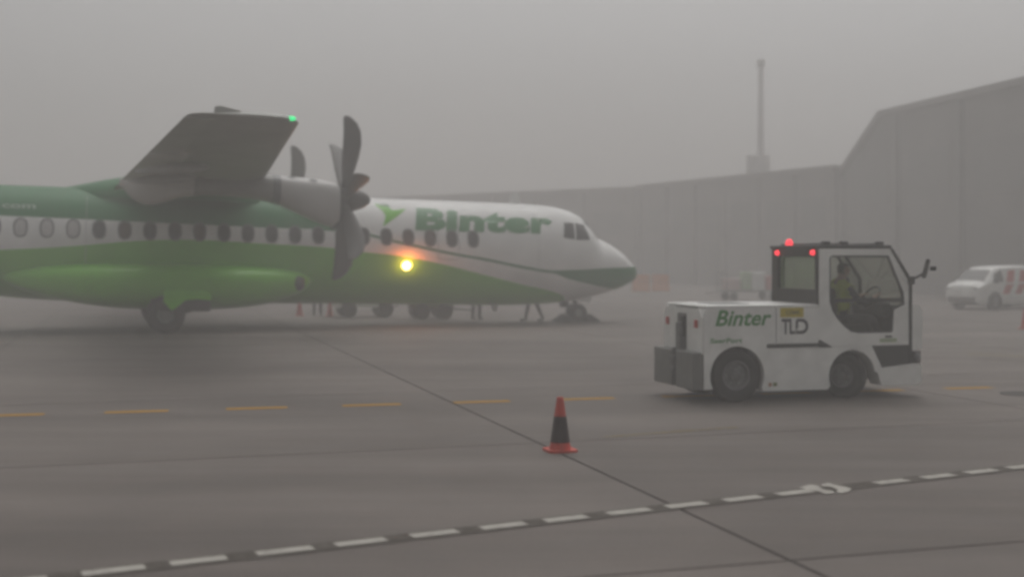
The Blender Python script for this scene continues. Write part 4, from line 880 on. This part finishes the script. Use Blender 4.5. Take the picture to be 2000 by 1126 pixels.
for i, px in enumerate((1252, 1290)):
    p = gnd(px, 569 - i * .5)
    o = empty('plastic_barrier', p, (0, 0, R(6))); tag(o, ('orange plastic barrier half hidden behind the airliner nose', 'orange plastic barrier standing clear of the airliner nose')[i], 'barrier', 'orange barriers past the airliner nose')
    mb = MB(); mb.prism([(-.22, 0), (.22, 0), (.22, .12), (.10, .40), (.07, .92), (-.07, .92), (-.10, .40), (-.22, .12)], [], -.46, .46, lambda u, v, w: (w, u, v)); mb.build('barrier_body', M_obar, o)
    mb = MB(); mb.lathe([(.05, .915), (.05, .95)], lambda u, v, w: (u, v, w), 10); mb.build('filler_cap', M_black, o)

# ------------------------------------------------------------------ terminal buildings
M_wall = mat('terminal_render_brown_grey', (.21, .198, .192), .85, var=.2, scale=.4)
M_wall2 = mat('far_wall_brown', (.24, .215, .21), .85, var=.2, scale=.3)
M_wglass = mat('terminal_window_glass', (.16, .155, .15), .5)
M_shutter = mat('terminal_shutter', (.18, .17, .165), .7)
M_col = mat('concrete_column', (.30, .28, .26), .8)
def wall_building(name, a, b, depth, hgt, m, label, bays, parapet=.35, hip=False):
    a = Vector(a); b = Vector(b); L_ = (b - a).length; ang = math.atan2(b.y - a.y, b.x - a.x)
    root = empty(name, a, (0, 0, ang)); tag(root, label, 'building')
    prof = [(0, 0), (L_, 0), (L_, hgt)] + ([(4.5, hgt), (0, hgt * .70)] if hip else [(0, hgt)])
    mb = MB(); mb.prism(prof, [], 0, depth, lambda u, v, w: (u, w, v)); mb.build('wall', m, root)
    rp = [(L_ + .25, hgt + .002), (L_ + .25, hgt + parapet)] + ([(4.4, hgt + parapet), (-.25, hgt * .69 + parapet), (-.25, hgt * .69), (4.5, hgt + .002)] if hip else [(-.25, hgt + parapet), (-.25, hgt + .002)])
    mb = MB(); mb.prism(rp, [], -.35, depth + .2, lambda u, v, w: (u, w, v)); mb.build('roof', m, root)
    n = bays; bw = L_ / n
    for i in range(n):
        mb = MB(); mb.box(i * bw + bw * .16, i * bw + bw * .84, -.06, .06, hgt * .50, hgt * .80, bev=.02, seg=1); w_ = mb.build('window', m, root)
        mb = MB(); mb.box(i * bw + bw * .19, i * bw + bw * .81, -.075, -.062, hgt * .52, hgt * .78); mb.build('pane', M_wglass, w_)
        if i % 2 == 0:
            mb = MB(); mb.box(i * bw + bw * .2, i * bw + bw * .8, -.05, .05, 0.0, 2.9); mb.build('door', M_shutter, root)
        mb = MB(); mb.box(i * bw - .16, i * bw + .16, -.28, .02, 0.0, (hgt * .68 if hip and i == 0 else hgt) - .01, bev=.02, seg=1); mb.build('column', m, root)
    return root
tdir = Vector((-.209, .978, 0)); TA = Vector((22.9, 54.0, 0))
wall_building('terminal_building', TA + tdir * 16.8, TA - tdir * 19, 14, 9.5, M_wall, 'dark terminal hall behind the white service van', 6, hip=True)
P0, P1, P2 = Vector((18.9, 70.9, 0)), Vector((9.6, 90, 0)), Vector((-16, 110, 0))
wall_building('far_terminal', P1, P0, 10, 6.9, M_wall2, 'lower brown building in the fog behind the tow tractor', 6)
wall_building('far_hangar', P2, P1 - (P1 - P2).normalized() * .6, 10, 6.8, M_wall2, 'faint low building in the fog behind the airliner nose', 7)
# floodlight mast
M_mast = mat('mast_grey_paint', (.40, .39, .38), .6)
mp = Vector(((1486 - 1000) / FPX * 93, 93, 0)); ms = empty('floodlight_mast', mp); tag(ms, 'tall pole with a broad box rising out of the fog', 'mast')
mb = MB(); mb.tube([(0, 0, 0), (0, 0, 8), (0, 0, 16.6)], [.40, .30, .20], 14); mb.build('pole', M_mast, ms, smooth=True)
mb = MB(); mb.box(-1.05, .62, -.45, .45, 7.2, 9.7, bev=.05); mb.build('equipment_box', M_mast, ms)
mb = MB(); mb.lathe([(.2, 16.5), (.34, 16.6), (.34, 17.0), (.2, 17.1)], lambda u, v, w: (u, v, w), 14); mb.build('lamp_head', M_mast, ms)

# ------------------------------------------------------------------ fog
hm = bpy.data.materials.new('fog_air'); hm.use_nodes = True; hn = hm.node_tree.nodes; hl = hm.node_tree.links
hn.remove(hn['Principled BSDF'])
pv = hn.new('ShaderNodeVolumePrincipled'); pv.inputs['Color'].default_value = (.80, .785, .77, 1); pv.inputs['Density'].default_value = 0.0142; pv.inputs['Anisotropy'].default_value = 0.2
hl.new(pv.outputs[0], hn['Material Output'].inputs['Volume'])
mb = MB(); mb.box(-155, 155, -42, 256, -1.2, 18); hz = mb.build('haze', hm); tag(hz, 'pale morning fog filling the airfield air', 'fog', kind='stuff')
